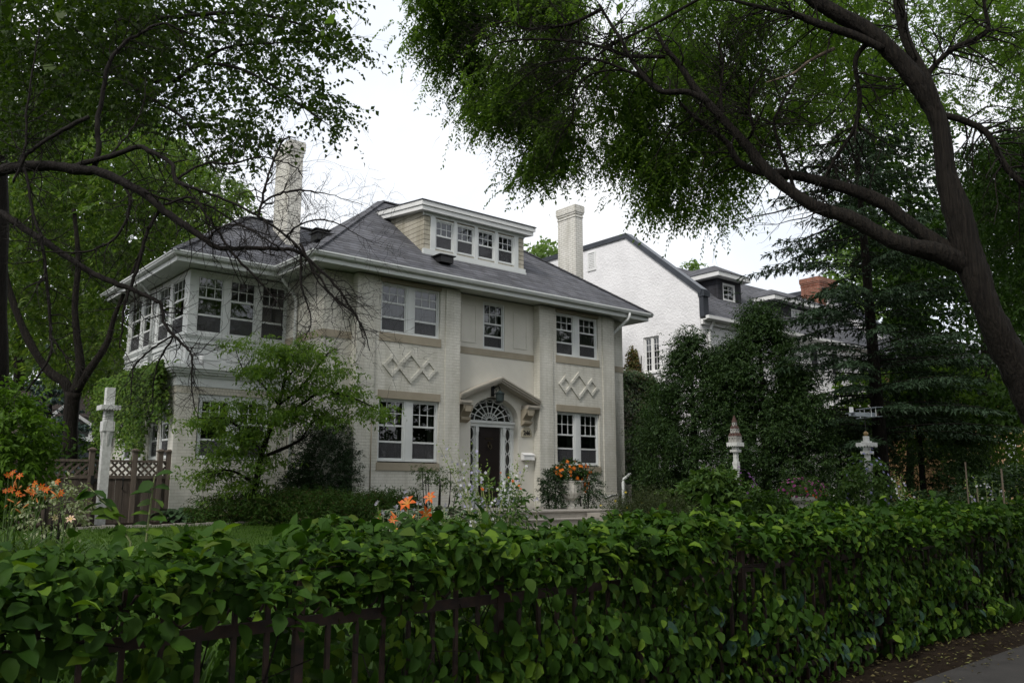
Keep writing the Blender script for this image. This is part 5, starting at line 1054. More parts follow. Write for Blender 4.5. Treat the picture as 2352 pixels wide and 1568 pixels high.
# pagoda dogwood in front of the sun porch
w = 17.5; db = at(585, 1170, w); gz = float(ground_z(db[1])); dg = tree('dogwood_tree', (db[0], db[1], gz), 'small layered tree with light green leaves in front of the sun porch wall')
dtw = MB()
for l in ([(572,1180,w,18),(588,1110,w,15),(602,1040,w,13),(622,980,w,11),(640,930,w,9),(652,880,w,7),(660,840,w,4)], [(600,1050,w,9),(650,1030,w,8),(690,1010,w,7),(700,1000,w,4)], [(622,980,w,8),(690,930,w,7),(740,900,w-.3,6),(800,910,w-.6,4),(860,935,w-1,2)], [(600,1040,w,7),(560,990,w-.3,6),(510,960,w-.6,4),(455,960,w-.8,2)],
          [(640,930,w,7),(700,880,w,6),(745,820,w,4),(770,800,w,2)], [(640,930,w,6),(600,880,w,4),(560,850,w-.2,3),(540,800,w-.2,1.5)], [(585,1110,w,7),(530,1080,w-.4,5),(470,1085,w-.6,3)], [(690,1010,w,4),(730,960,w-.2,3),(790,960,w-.4,2)], [(650,880,w,5),(690,830,w,4),(700,800,w,2)]):
    o, Q = limb(dg, l, M['darkbark'], 'limb', 6); side_twigs(dtw, Q, 20, .55, 1, .006, .2, .05)
stuff_part(dtw.build('twigs', M['darkbark'], dg))
layers = [(690,812,70,26,130),(640,805,40,20,70),(620,850,50,18,70),(755,850,55,22,90),(800,905,50,26,130),(720,885,70,28,110),(650,895,60,22,80),(575,850,35,18,70),(545,790,25,14,45),(850,940,35,20,60),(640,960,70,22,170),(500,960,60,20,150),(560,1000,70,24,200),(455,970,30,16,50),(520,1040,60,22,150),(600,1060,60,24,110),(480,1090,55,20,130),(560,1110,60,22,110),(760,960,60,26,90),(690,940,70,24,170),(880,945,30,14,40),(540,930,40,16,70)]
Cs = []
for x, y_, rx_, ry_, k in layers:
    q = rng.normal(size=(k, 3))*.5; Cs.append(at(x, y_, w-.25)+RT*(q[:, :1]*rx_*w/1960)+UP*(q[:, 1:2]*ry_*.8*w/1960)+FW*(q[:, 2:]*.8))
C = np.vstack(Cs); C = np.vstack([C, C[:300]+rng.normal(size=(300, 3))*.16]); D = rdir(len(C)); D[:, 2] *= .2; P, LD, LN = sprays(C, D, .26*rng.uniform(.6, 1.4, len(C)), 6, .25); k = len(P); LN[:, 2] += 1.2
leaf_object('crown', P, LD, LN, .105*rng.uniform(.6, 1.25, k), .042*rng.uniform(.7, 1.2, k), T_R, L_['dogwood'], dg)
# yews and junipers against the house
def gp_(px, py, w): return at(px, py, w)
p = at(745, 1065, 19.2); bush('yew_bush', (p[0], p[1], 2.0), (.75, .6, 1.25), 2500, L_['yew'], .07, .02, 'tall dark yew standing in the corner beside the main bay', per=10, length=.16, shell=.35, up=.5)
p = at(690, 1120, 19); bush('yew_bush', (p[0], p[1], 1.45), (.5, .5, .65), 700, L_['yew'], .07, .02, 'lower dark yew to the left of the tall yew', per=10, length=.16, shell=.35, up=.5)
for x, y_, w_, r_, l in ((560,1190,17.5,(1.0,.8,.36),'spreading green juniper under the layered tree'), (665,1185,17.5,(1.1,.8,.40),'spreading juniper with brown tips beside the layered tree'), (790,1185,17.2,(1.15,.8,.40),'dark spreading juniper left of the striped hostas'), (880,1165,18,(.9,.7,.42),'low juniper under the left window of the main bay'), (715,1155,18.6,(1.0,.6,.45),'juniper at the foot of the tall yew')):
    p = at(x, y_, w_); bush('juniper_bush', (p[0], p[1], float(ground_z(p[1]))+.18), r_, 1900, L_['juniper'], .075, .018, l, group='junipers along the house', per=10, length=.22, droop=.15, up=.6, shell=.3)
p = at(1005, 1140, 18.2); q0 = (p[0], p[1], float(ground_z(p[1]))); sb_ = thing('bare_stemmed_shrub', q0, 'open shrub with bare dark stems and a thin feathery top left of the front door', 'shrub'); m = MB(); C = []
for i in range(13):
    a = rng.uniform(0, 6.28); e_ = np.array(q0)+[math.cos(a)*.52*rng.random()**.4, math.sin(a)*.4, .70+.55*rng.random()]; b = np.array(q0)+[.05*math.cos(a), .05*math.sin(a), -.03]; mid = b*.5+e_*.5+[.1*math.cos(a), .1*math.sin(a), -.1]; m.tube([b, mid, e_], [.016, .012, .006], 5)
    C += [e_+rng.normal(size=3)*[.12, .12, .05] for _ in range(12)]
stuff_part(m.build('stems', M['darkbark'], sb_)); C = np.array(C); P, LD, LN = sprays(C, rdir(len(C))*[1, 1, .3], .14, 9, .3); leaf_object('foliage', P, LD, LN, .06, .016, T_R, L_['perennial'], sb_)
p = at(1272, 1115, 20.9); bush('yew_bush', (p[0], p[1], 1.6), (.30, .3, .48), 380, L_['yew'], .07, .02, 'dark upright yew behind the stone urn', per=10, length=.15, shell=.3, up=.5)
p = at(1345, 1105, 21.2); bush('yew_bush', (p[0], p[1], 1.7), (.42, .25, .45), 240, L_['yew'], .08, .022, 'loose feathery yew under the right hand window', per=10, length=.22, shell=.2, up=.3)
p = at(1495, 1180, 17.5); bush('yellow_daisy_bush', (p[0], p[1], float(ground_z(p[1]))+.35), (1.05, .8, .42), 1200, L_['olive'], .06, .014, 'wide feathery bush with small yellow flowers right of the steps', per=11, length=.26, droop=.1, up=1.0, shell=.2)
# ------------------------------------------------ flowers
def petals(C, N, r_, np_, wd, cup, c0, c1):      # flowers facing N: V, F, colours (c0 at the throat, c1 at the tip)
    C = np.asarray(C, float); n = len(C); N = unit(np.asarray(N, float)); a = unit(np.cross(N, np.array([.3, .2, 1.0]))); b = np.cross(N, a); r_ = np.broadcast_to(r_, n)[:, None]; V = []; K = []
    for k in range(np_):
        t = 2*math.pi*k/np_; u = a*math.cos(t)+b*math.sin(t); s = -a*math.sin(t)+b*math.cos(t); j = 1+rng.normal(size=(n, 1))*.08
        V.append(np.stack([C, C+u*r_*.55*j+s*r_*wd+N*r_*cup, C+u*r_*1.0*j+N*r_*cup*.45, C+u*r_*.55*j-s*r_*wd+N*r_*cup], 1)); K.append(np.tile(np.array([c4(c0), c4(c1), c4(c1), c4(c1)])[None], (n, 1, 1)))
    V = np.stack(V, 1).reshape(-1, 3); K = np.stack(K, 1).reshape(-1, 4); return V, np.arange(len(V)).reshape(-1, 4), K
PM = vcolmat('flower_petals', .5, .25)
def flowers(parent, C, N, r_, np_, wd, cup, c0, c1, name='blossom'):
    V, F, K = petals(C, N, r_, np_, wd, cup, c0, c1); o = from_arrays(name, V, F, PM, parent, colors=K)
    return o if name == 'flower' else stuff_part(o)
def toward(n, up=.4): return -FW*np.array([1, 1, .3])+np.array([0, 0, up])+rng.normal(size=(n, 3))*.4
ORG, ORG2, YTH = (.58, .105, .012), (.50, .08, .010), (.60, .30, .04)
def daylily_plant(px, py, w, heads, label, buds=0, c0=YTH, c1=ORG, size=.06, blades=40):
    b = at(px, py, w); gz = float(ground_z(b[1])); t = thing('daylily', (b[0], b[1], gz), label, 'flower', 'orange daylilies'); st_ = MB(); n = len(heads)
    for hx, hy in heads:
        e_ = at(hx, hy, w); bb = np.array([b[0]+rng.normal()*.07, b[1]+rng.normal()*.07, gz]); st_.tube([bb, bb*.45+e_*.55+np.array([0, 0, .08]), e_], [.005, .005, .004], 5)
    stuff_part(st_.build('stems', M['stem'], t))
    for hx, hy in heads: flowers(t, [at(hx, hy, w)], toward(1, .25), size*rng.uniform(.9, 1.15), 6, .22, .42, c0, c1, 'flower')
    if buds:
        m = MB()
        for i in range(buds): e_ = at(heads[i % n][0]+rng.uniform(-40, 20), heads[i % n][1]+rng.uniform(5, 45), w); d = np.array([rng.normal(), rng.normal(), .9]); d /= np.linalg.norm(d); m.tube([e_, e_+d*.05, e_+d*.09], [.004, .010, .003], 6)
        stuff_part(m.build('buds', plain('bud', (.55, .16, .03), (.45, .2, .05), .6), t))
    if blades:
        k = blades; B = np.array([b[0], b[1], gz])+rng.normal(size=(k, 3))*[.10, .10, 0]; P, LD, LN = [], [], []
        az = rng.uniform(0, 6.28, k); d = np.stack([np.cos(az)*.45, np.sin(az)*.45, np.ones(k)], 1); V, F = leaves(B, d, np.stack([np.cos(az), np.sin(az), -.2*np.ones(k)], 1), .5*rng.uniform(.6, 1.3, k), .025, (np.array([(0,.5,0),(0,-.5,0),(.5,.5,.02),(.5,-.5,.02),(.85,.35,.2),(.85,-.35,.2),(1.02,0,.42)]), [(0,1,3,2),(2,3,5,4),(4,5,6,6)]))
        q_, t_ = clean_tris(F); F = np.vstack([t_, q_[:, [0,1,2]], q_[:, [0,2,3]]]); from_arrays('blades', V, F, L_['perennial'], t)
    return t
daylily_plant(945, 1260, 6.0, [(937, 1156)], 'orange daylily with drooping petals, left of three above the hedge', 2, YTH, ORG, .062, 0)
daylily_plant(985, 1260, 6.1, [(990, 1143)], 'topmost orange daylily of three above the hedge', 0, YTH, ORG, .055, 0)
daylily_plant(978, 1270, 5.9, [(976, 1178)], 'lowest orange daylily, almost touching the hedge top', 2, YTH, ORG2, .058, 0)
daylily_plant(905, 1280, 5.9, [(903, 1195)], 'half closed orange daylily low beside the striped hosta leaves', 3, YTH, ORG2, .04, 0)
for hs, l in (([(20, 1090), (48, 1094), (32, 1086)], 'clump of orange daylilies topmost at the left edge'), ([(100, 1118), (112, 1124), (85, 1112)], 'slim orange daylily beside the variegated shrub'), ([(138, 1106), (148, 1132)], 'rightmost orange daylily of the left bed'), ([(15, 1128), (45, 1132), (52, 1140), (28, 1124)], 'orange and yellow daylilies lower at the left edge'), ([(70, 1124), (78, 1132)], 'middle orange daylily of the left bed')):
    daylily_plant(hs[0][0]+rng.uniform(-20, 5), 1260, 9.2, [(a*.97, b) for a, b in hs], l, 4, YTH, ORG, .044, 45)
def blades_clump(name, px, py, w, n, h, label, mat, cat='plant', spread=.2, wd=.03, group=None):
    b = at(px, py, w); gz = float(ground_z(b[1])); t = thing(name, (b[0], b[1], gz), label, cat, group); B = np.array([b[0], b[1], gz])+rng.normal(size=(n, 3))*[spread, spread, 0]; az = rng.uniform(0, 6.28, n)
    d = np.stack([np.cos(az)*.5, np.sin(az)*.5, np.ones(n)], 1); T = (np.array([(0,.5,0),(0,-.5,0),(.5,.5,.02),(.5,-.5,.02),(.85,.35,.2),(.85,-.35,.2),(1.02,0,.42)]), [(0,1,3,2),(2,3,5,4),(4,5,6,6)])
    V, F = leaves(B, d, np.stack([np.cos(az), np.sin(az), -.2*np.ones(n)], 1), h*rng.uniform(.5, 1.2, n), wd, T); q_, t_ = clean_tris(F); F = np.vstack([t_, q_[:, [0,1,2]], q_[:, [0,2,3]]]); from_arrays('blades', V, F, mat, t); return t
q = daylily_plant(140, 1270, 9, [(163, 1192)], 'pale pink and yellow daylily above the left bed', 0, (.75, .55, .12), (.70, .48, .36), .055, 30); q['group'] = 'pale daylilies'
q = daylily_plant(120, 1270, 9.1, [(125, 1188)], 'cream yellow daylily next to the pale pink one', 0, (.6, .5, .15), (.62, .50, .30), .045, 30); q['group'] = 'pale daylilies'
for i, (x, y_, w_, nn, h_, l) in enumerate(((30, 1260, 9.5, 130, .7, 'thick clump of arching strap leaves at the left edge'), (110, 1265, 8.6, 120, .55, 'strap leaf clump under the pale daylilies'), (190, 1265, 9.6, 110, .5, 'yellowish strap leaves at the foot of the white post'), (230, 1262, 10.5, 90, .45, 'short strap leaf tuft just right of the white post'))): blades_clump('strap_leaf_clump', x, y_, w_, nn, h_, l, L_['perennial'], group='strap leaf clumps', spread=.25)
p = at(130, 1140, 12); bush('variegated_shrub', (p[0], p[1], 1.35), (.36, .3, .34), 120, leafmat('cream_edged_leaf', [(.20,.24,.12),(.32,.34,.22),(.10,.15,.05)], .25), .07, .035, 'silvery variegated shrub in front of the board fence', per=7, length=.2)
p = at(8, 985, 15); bush('bright_shrub', (p[0], p[1], 2.25), (.72, .8, 1.1), 900, L_['shrub'], .13, .06, 'tall rounded bright green shrub at the left edge', per=8, length=.3, T=T_F)
p = at(130, 1060, 22.5); bush('garden_shrub', (p[0], p[1], 2.2), (2.2, .8, .6), 500, L_['dark'], .13, .07, 'dark shrub behind the lattice fence', per=8, length=.3)
# white and blue spires in front of the door
def larkspur(px, py, w, tops, label, group, white=(.60, .60, .63), blue=(.26, .25, .40), foliage=260, fw=.16, cen=None, lean=.0, fh=.9):
    b = at(px, py, w); gz = float(ground_z(b[1])); t = thing('larkspur', (b[0], b[1], gz), label, 'flower', group); st_ = MB(); C = []; Kk = []; BD = []
    for tx, ty in tops:
        e_ = at(tx, ty, w+rng.normal()*.12); bb = np.array([b[0]+rng.normal()*.06, b[1]+rng.normal()*.06, gz]); mid = bb*.4+e_*.6+np.array([0, 0, .12]); st_.tube([bb, mid, e_], [.006, .005, .002], 5)
        for k in range(6):
            f = rng.random(); q = mid*(1-f)*.5+e_*(f*.5+.5)+mid*f*0 if False else mid+(e_-mid)*f; C.append(q+rng.normal(size=3)*.03)
        for k in range(20): BD.append(mid+(e_-mid)*rng.uniform(.5, 1.15)+rng.normal(size=3)*.02)
    stuff_part(st_.build('stems', M['palestem'], t)); C = np.array(C); sel = rng.random(len(C)) < .62
    flowers(t, C[sel], toward(sel.sum(), .2), .018, 5, .36, .35, white, white, 'white_blossom'); flowers(t, C[~sel], toward((~sel).sum(), .2), .017, 5, .36, .35, blue, (.42, .40, .56), 'blue_blossom')
    BD = np.array(BD); leaf_object('buds', BD, rdir(len(BD)), rdir(len(BD)), .026, .016, T_R, leafmat('bud_green', [(.22,.30,.08),(.16,.24,.06)], .3), t)['kind'] = 'stuff'
    c = np.array([b[0], b[1], gz+fh*.5]); Cc, d = ellipsoid(c, (fw*1.6, fw*1.6, fh*.55), foliage, .1); P, LD, LN = sprays(Cc, d, .14, 5, .3); leaf_object('foliage', P, LD, LN, .07, .028, T_R, L_['perennial'], t); return t
larkspur(1135, 1240, 8.5, [(1010,1025),(1030,1033),(1052,1040),(1075,1050),(1085,1080),(1065,1095),(1098,1060),(1120,1078),(1110,1105),(1090,1110),(1072,1118),(1088,1035),(1130,1120),(1150,1110),(1165,1095),(1180,1085),(1190,1055),(1206,1070),(1155,1135),(1120,1150)], 'tall loose plant of white and lilac spires in front of the door', None, foliage=620, fw=.26, fh=1.25)
larkspur(2090, 1220, 11.5, [(2055,1090),(2068,1100),(2080,1112),(2075,1130),(2095,1140),(2110,1138),(2065,1120),(2088,1155),(2105,1160),(2125,1158)], 'pale blue white spires leaning left among the right hand shrubs', None, foliage=260, fw=.22, fh=.8)
larkspur(2270, 1215, 12, [(2220,1110),(2240,1100),(2262,1098),(2280,1108),(2295,1120),(2310,1128)], 'faint pale blue spires near the right edge', None, foliage=240, fw=.25, fh=.8)
p = at(1128, 1180, 8.6); flw = thing('orange_poppy', (p[0], p[1], float(ground_z(p[1]))), 'small orange flowers tangled in the white spires before the door', 'flower'); Cq = np.array([at(x, y_, 8.4) for x, y_ in ((1108,1123),(1150,1085),(1168,1096),(1178,1104),(1192,1115),(1196,1122))]); flowers(flw, Cq, toward(6), [.022,.012,.012,.016,.014,.012], 5, .4, .2, ORG, ORG, 'blossom')
m = MB()
for q in Cq: m.tube([(p[0], p[1], .6), q], .003, 4)
stuff_part(m.build('stems', M['stem'], flw))
# striped hostas
HT = (np.array([(0,0,0),(.12,.30,.04),(.45,.50,.10),(.80,.30,.04),(1,0,-.10),(.80,-.30,.04),(.45,-.50,.10),(.12,-.30,.04),(.16,.19,.03),(.45,.34,.06),(.76,.18,.02),(.90,0,-.05),(.76,-.18,.02),(.45,-.34,.06),(.16,-.19,.03),(.45,0,-.02)]),
 [(0,1,8,8),(1,2,9,8),(2,3,10,9),(3,4,11,10),(4,5,12,11),(5,6,13,12),(6,7,14,13),(7,0,14,14),(0,8,15,14),(8,9,15,15),(9,10,15,15),(10,11,12,15),(12,13,15,15),(13,14,15,15)])
def hosta(px, py, w, r_, h, n, label, edge, mid, L=.17, group='hostas'):
    b = at(px, py, w); gz = float(ground_z(b[1])); t = thing('hosta', (b[0], b[1], gz), label, 'plant', group); az = rng.uniform(0, 6.28, n); rr = r_*rng.random(n)**.5
    B = np.stack([b[0]+rr*np.cos(az), b[1]+rr*np.sin(az), gz+h*np.sqrt(np.clip(1-(rr/r_)**2, .05, 1))*rng.uniform(.75, 1, n)], 1); D = np.stack([np.cos(az), np.sin(az), -.35+rng.normal(0, .15, n)], 1); N = np.array([0, 0, 1.])+rng.normal(size=(n, 3))*.25
    V, F = leaves(B, D, N, L*rng.uniform(.7, 1.25, n), L*.68*rng.uniform(.8, 1.15, n), HT); K = np.tile(np.array([c4(edge)]*8+[c4(mid)]*8), (n, 1)); K[:, :3] *= rng.uniform(.75, 1.2, n).repeat(16)[:, None]
    q_, t_ = clean_tris(F); F = np.vstack([t_, q_[:, [0,1,2]], q_[:, [0,2,3]]]); from_arrays('foliage', V, F, M['variegated'], t, colors=K); return t
CR, GR = (.52, .52, .36), (.055, .11, .045)
hosta(925, 1195, 16, .62, .50, 230, 'striped hosta with cream leaf edges, left of the three by the lilies', CR, GR); hosta(1010, 1190, 16.2, .72, .55, 300, 'largest cream edged hosta below the bare stemmed shrub', CR, GR); hosta(1090, 1192, 16.4, .58, .46, 200, 'cream edged hosta left of the white spires', CR, GR)
hosta(1370, 1195, 16.5, .4, .40, 90, 'small cream edged hosta at the right end of the steps', CR, GR)
hosta(405, 1215, 18.5, .55, .32, 130, 'dark green hosta at the corner of the porch wall', (.06,.11,.05), (.045,.09,.035), .2); hosta(450, 1215, 18.6, .5, .30, 110, 'dark green hosta between the porch corner and the junipers', (.06,.11,.05), (.045,.09,.035), .2)
p = at(880, 1190, 12); hb = thing('hosta_blossom', (p[0], p[1], float(ground_z(p[1]))), 'thin stalks of small pale bell flowers above the striped hostas', 'flower'); m = MB(); Cq = []
for x, y_ in ((868,1158),(910,1168),(935,1140),(925,1180),(880,1180),(960,1160),(1020,1170),(1080,1170),(1210,1185),(1230,1150)):
    e_ = at(x, y_-8, 12); m.tube([(e_[0]+.05, e_[1], float(ground_z(e_[1]))), e_], .004, 4); Cq += [e_+rng.normal(size=3)*.02-[0, 0, .02*k] for k in range(4)]
stuff_part(m.build('stems', M['palestem'], hb)); flowers(hb, np.array(Cq), toward(len(Cq), -.6), .024, 5, .3, .5, (.55, .52, .62), (.66, .62, .72))
# begonias in the urn, pink bowl on the pedestal
bg = thing('begonia', (2.30, -1.95, 1.77), 'mass of orange begonias spilling from the pale stone urn', 'flower'); c = np.array([2.25, -1.95, 2.02]); C, d = ellipsoid(c+[0, 0, .03], (.40, .34, .24), 170, .3); P, LD, LN = sprays(C, d, .14, 6, .4); leaf_object('foliage', P, LD, LN, .075, .04, T_F, L_['dark'], bg)
C, d = ellipsoid(c+[.06, -.05, 0], (.50, .42, .26), 60, .85); C = np.vstack([C[(C[:, 1] < -1.7) & (C[:, 2] > 1.85)], np.array([2.52, -2.2, 1.72])+rng.normal(size=(14, 3))*[.10, .08, .10]]); flowers(bg, C, (C-c)+[0, -.4, .1], rng.uniform(.035, .055, len(C)), 6, .4, .35, (.85, .30, .03), (.78, .19, .02)); flowers(bg, C-(C-c)*.03, (C-c)+[0, -.4, .3], .026, 5, .4, .5, (.8, .2, .02), (.85, .30, .04), 'inner_petals')
pb = thing('petunia', (pp[0], pp[1], zz+.06), 'pink and purple petunias in the bowl of the stone pedestal', 'flower'); c = np.array([pp[0], pp[1], zz+.16]); C, d = ellipsoid(c, (.42, .38, .20), 150, .3); P, LD, LN = sprays(C, d, .14, 6, .5); leaf_object('foliage', P, LD, LN, .055, .03, T_R, L_['perennial'], pb)
C, d = ellipsoid(c, (.46, .42, .20), 70, .85); flowers(pb, C, d+[0, -.4, .3], .03, 5, .42, .2, (.28, .04, .16), (.36, .07, .24)); C, d = ellipsoid(c-[0, .1, .1], (.4, .3, .12), 10, .85); flowers(pb, C, d+[0, -.4, .3], .028, 5, .42, .2, ORG, (.6, .1, .03), 'orange_blossom')
# clematis round the two white posts, shrubs under them
for (px, w_, lab_, top_, dens, colr) in ((1693, 20, 'purple flowered clematis round the bird house post', 1085, 330, ((.10,.03,.14),(.16,.06,.20))), (1990, 17, 'blue flowered clematis wrapped round the weather vane post', 1040, 520, ((.18,.18,.34),(.25,.25,.42)))):
    p = at(px, 1113, w_); gz = float(ground_z(p[1])); zt_ = at(px, top_, w_)[2]; c = np.array([p[0], p[1], (gz+zt_)/2]); t = thing('clematis', (p[0], p[1], gz), lab_, 'vine'); C, d = ellipsoid(c, (.42, .42, (zt_-gz)/2), dens, .25)
    P, LD, LN = sprays(C, d*[1, 1, .3], .2, 7, .4); leaf_object('foliage', P, LD, LN, .085, .05, T_F, L_['perennial'], t); C, d = ellipsoid(c+[0, 0, .15], (.48, .48, (zt_-gz)/2), 70, .9); flowers(t, C, d+[-.3, -.4, .2], .035, 5, .35, .1, *colr)
for px, py, w_, r_, mat, l, Ls in ((1575,1165,19,(.55,.45,.5),'perennial','broad leaved plant at the foot of the cedars',.16), (1640,1150,19,(.6,.5,.75),'perennial','large leaved plant left of the bird house post',.17), (1760,1170,18,(.8,.6,.5),'dark','dark low shrub between the bird house and the pedestal',.1), (1900,1165,17,(.7,.6,.55),'dark','dark shrub between the pedestal and the weather vane post',.1), (1560,1195,16,(.5,.4,.28),'perennial','pale leaved low plant near the steps end',.1), (2130,1150,18,(.9,.7,.6),'cedar','clipped dark bush behind the pale blue spires',.09), (2180,1180,13.5,(.5,.4,.45),'olive','hydrangea like bush with buff heads at the right',.1), (2310,1150,16,(1.2,.9,.9),'cedar','tall clipped dark bush at the right edge',.09), (2040,1195,13,(.6,.5,.35),'dark','dark low plant behind the hedge, right of the clematis',.09)):
    p = at(px, py, w_); bush('border_shrub', (p[0], p[1], float(ground_z(p[1]))+r_[2]*.7), r_, int(520*r_[0]*r_[2]*2+120), L_[mat], Ls, Ls*.55, l, group='shrubs of the right hand border', per=7, length=.2, T=T_F if Ls > .12 else T_R)
p = at(1480, 1185, 17); yf = thing('yellow_daisy', (p[0], p[1], float(ground_z(p[1]))), 'scattered small yellow daisies over the feathery bush', 'flower'); Cq = np.array([at(x, y_, 17.2) for x, y_ in [(1413,1150),(1437,1130),(1475,1155),(1440,1165),(1490,1175),(1510,1168),(1400,1178),(1424,1182),(1450,1185),(1530,1180),(1380,1160)]]); flowers(yf, Cq, toward(len(Cq), .8), .03, 8, .2, .05, (.5, .3, .02), (.62, .50, .04)); m = MB()
for q in Cq: m.tube([(q[0], q[1], .8), q], .003, 4)
stuff_part(m.build('stems', M['stem'], yf))
lp = at(2150, 1191, 12.5); ol = thing('orange_lily', (lp[0], lp[1], float(ground_z(lp[1]))), 'single orange flower just above the hedge at the right', 'flower'); flowers(ol, [lp], toward(1, .9), .06, 6, .25, .12, YTH, (.7, .25, .02), 'blossom'); stuff_part(MB().tube([(lp[0], lp[1], float(ground_z(lp[1]))), lp], .005, 5).build('stems', M['stem'], ol))
fl_ = at(205, 1240, 8.5)
# ------------------------------------------------ vine hedge over the iron fence
hg = thing('vine_hedge', (-6, -13, 0), 'thick hedge of broad leaved vines swallowing the rusty iron fence along the pavement', 'hedge')
def hx(n): return rng.uniform(-14.1, 2.4, n)
def htop(x): return 1.365+.035*(x < -9.9)+.035*np.sin(x*2.3)+.03*np.sin(x*5.1+1)-.13*np.exp(-((x+10.75)/.28)**2)-.03*np.exp(-((x+11.9)/.5)**2)
Ps, Ds, Ns = [], [], []
nf = 16500; x = hx(nf); z = .06+rng.random(nf)**.9*1.28; off = -(.05+.16*rng.random(nf)+.10*np.sin(x*3.1+z*4)*.6)-.06*lump(np.stack([x, z*1.3, 0*x], 1), 4, 9)
hole = lump(np.stack([x*1.1, z*1.5, 0*x+3], 1), 3.2, 4)
pk_ = np.where(hole > -.5, 1.0, .12); rail = (z > .90) & (z < 1.13)
pk_ = np.where(rail, pk_*np.where((lump(np.stack([x, 0*x, 0*x], 1), 3.0, 8) > -.15), .9, .22), pk_)
left = (x > -11.62) & (x < -10.05); pk_ = np.where(left & (z < 1.12), np.where(z > 1.0, .10, .05), pk_)
pk_ = np.where((x > -11.35) & (x < -11.2) & (z > .8), .8, pk_); pk_ = np.where(z < .2, pk_*.5, pk_)
k = rng.random(nf) < pk_; x, z, off = x[k], z[k], off[k]; nf = len(x)
Ps.append(np.stack([x, fence_y(x)+off, z], 1)); Ds.append(np.stack([rng.normal(0, .6, nf), -.35+rng.normal(0, .3, nf), -.75+rng.normal(0, .35, nf)], 1)); Ns.append(np.stack([rng.normal(0, .35, nf), -1+rng.normal(0, .3, nf), .45+rng.normal(0, .35, nf)], 1))
nt = 17000; x = hx(nt); off = rng.uniform(-.30, .72, nt); z = htop(x)-.10*((off-.15)/.5)**2+.07*lump(np.stack([x, off, 0*x], 1), 4, 12)-rng.random(nt)**2*.22
Ps.append(np.stack([x, fence_y(x)+off, z], 1)); Ds.append(np.stack([rng.normal(0, .8, nt), -.35+rng.normal(0, .7, nt), .05+rng.normal(0, .35, nt)], 1)); Ns.append(np.stack([rng.normal(0, .4, nt), -.35+rng.normal(0, .4, nt), 1+0*x], 1))
ni = 13000; x = hx(ni); off = rng.uniform(.12, .85, ni); z = rng.uniform(.05, 1.2, ni); kk = ~((x > -11.62) & (x < -10.05) & (rng.random(ni) < .12)); x, off, z = x[kk], off[kk], z[kk]; ni = len(x)
Ps.append(np.stack([x, fence_y(x)+off, z], 1)); Ds.append(rdir(ni)); Ns.append(np.stack([rng.normal(0, .5, ni), -.8+0*x, .5+0*x], 1))
sh = []                                          # young shoots standing out of the top
for _ in range(70):
    x_ = float(hx(1)[0]); o_ = rng.uniform(-.25, .5); b = np.array([x_, float(fence_y(x_))+o_, float(htop(np.array(x_)))-.03]); L0_ = rng.uniform(.06, .20); dr_ = np.array([rng.normal()*.5, rng.normal()*.5, 1.0]); q = int(3+L0_*22)
    s = np.linspace(.2, 1, q)[:, None]; Ps.append(b+dr_*s*L0_); Ds.append(rng.normal(size=(q, 3))*.7+[0, 0, .4]); Ns.append(rng.normal(size=(q, 3))*.4+[0, -.3, 1])
P = np.vstack(Ps); D = np.vstack(Ds); N = np.vstack(Ns); n = len(P); sz = .088*rng.uniform(.35, 1.3, n); sel = rng.random(n) < .93
ch = rng.random(n) < .5; s3 = sel & ch; s4 = sel & ~ch; va_, fa_ = leaves(P[s3], D[s3], N[s3], sz[s3], sz[s3]*rng.uniform(.55, .8, s3.sum()), T_C)
leaf_object('foliage', P[s4], D[s4], N[s4], sz[s4], sz[s4]*rng.uniform(.58, .85, s4.sum()), T_O, L_['hedge'], hg, (va_, fa_))
s2 = ~sel & (P[:, 0] > -8) & (P[:, 2] < .8); leaf_object('creeper_leaves', P[s2], D[s2], N[s2], sz[s2]*1.3, sz[s2]*.8, T_O, L_['blue'], hg)
m = MB()
for _ in range(190):
    x_ = float(hx(1)[0]); o_ = rng.uniform(-.04, .5); b = np.array([x_, float(fence_y(x_))+o_, 0]); e_ = b+[rng.normal()*.35, rng.normal()*.12, rng.uniform(.7, 1.3)]; m.tube([b, b*.6+e_*.4+rng.normal(size=3)*.06, e_], [.008, .006, .003], 4)
for _ in range(60):
    x_ = float(hx(1)[0]); b = np.array([x_, float(fence_y(x_))-.02, rng.uniform(.8, 1.3)]); m.tube([b, b+[rng.normal()*.25, -.08, rng.normal()*.04-.04], b+[rng.normal()*.35, -.1, -abs(rng.normal()*.12)]], .003, 4)
stuff_part(m.build('stems', M['bark'], hg))
# tall single stems sticking out of the hedge at the left
def stalk(b, e_, w, n, label, mat):
    p0, p1 = at(*b, w), at(*e_, w); gz = float(ground_z(p0[1])); t = thing('climbing_stem', (p0[0], p0[1], gz), label, 'plant', 'tall stems behind the hedge'); MB().tube([(p0[0], p0[1], gz), p0, (p0+p1)/2+[0, 0, .03], p1], [.007, .006, .005, .003], 6).build('stem', M['palestem'], t)
    s = np.linspace(.1, 1, n)[:, None]; P = p0+(p1-p0)*s; D = RT*np.where(np.arange(n) % 2, 1, -1)[:, None]*.9+rng.normal(size=(n, 3))*.3+[0, 0, -.1]; leaf_object('foliage', P, D, np.array([0, 0, 1.])-FW*.4+rng.normal(size=(n, 3))*.3, .10*rng.uniform(.8, 1.2, n), .075, T_O, L_['hedge'], t)
stalk((335, 1245), (355, 1095), 4.6, 12, 'tall pale stem with broad leaves rising before the porch corner', None); stalk((300, 1245), (205, 1118), 4.6, 13, 'leaning pale stem with broad leaves in front of the white post', None)
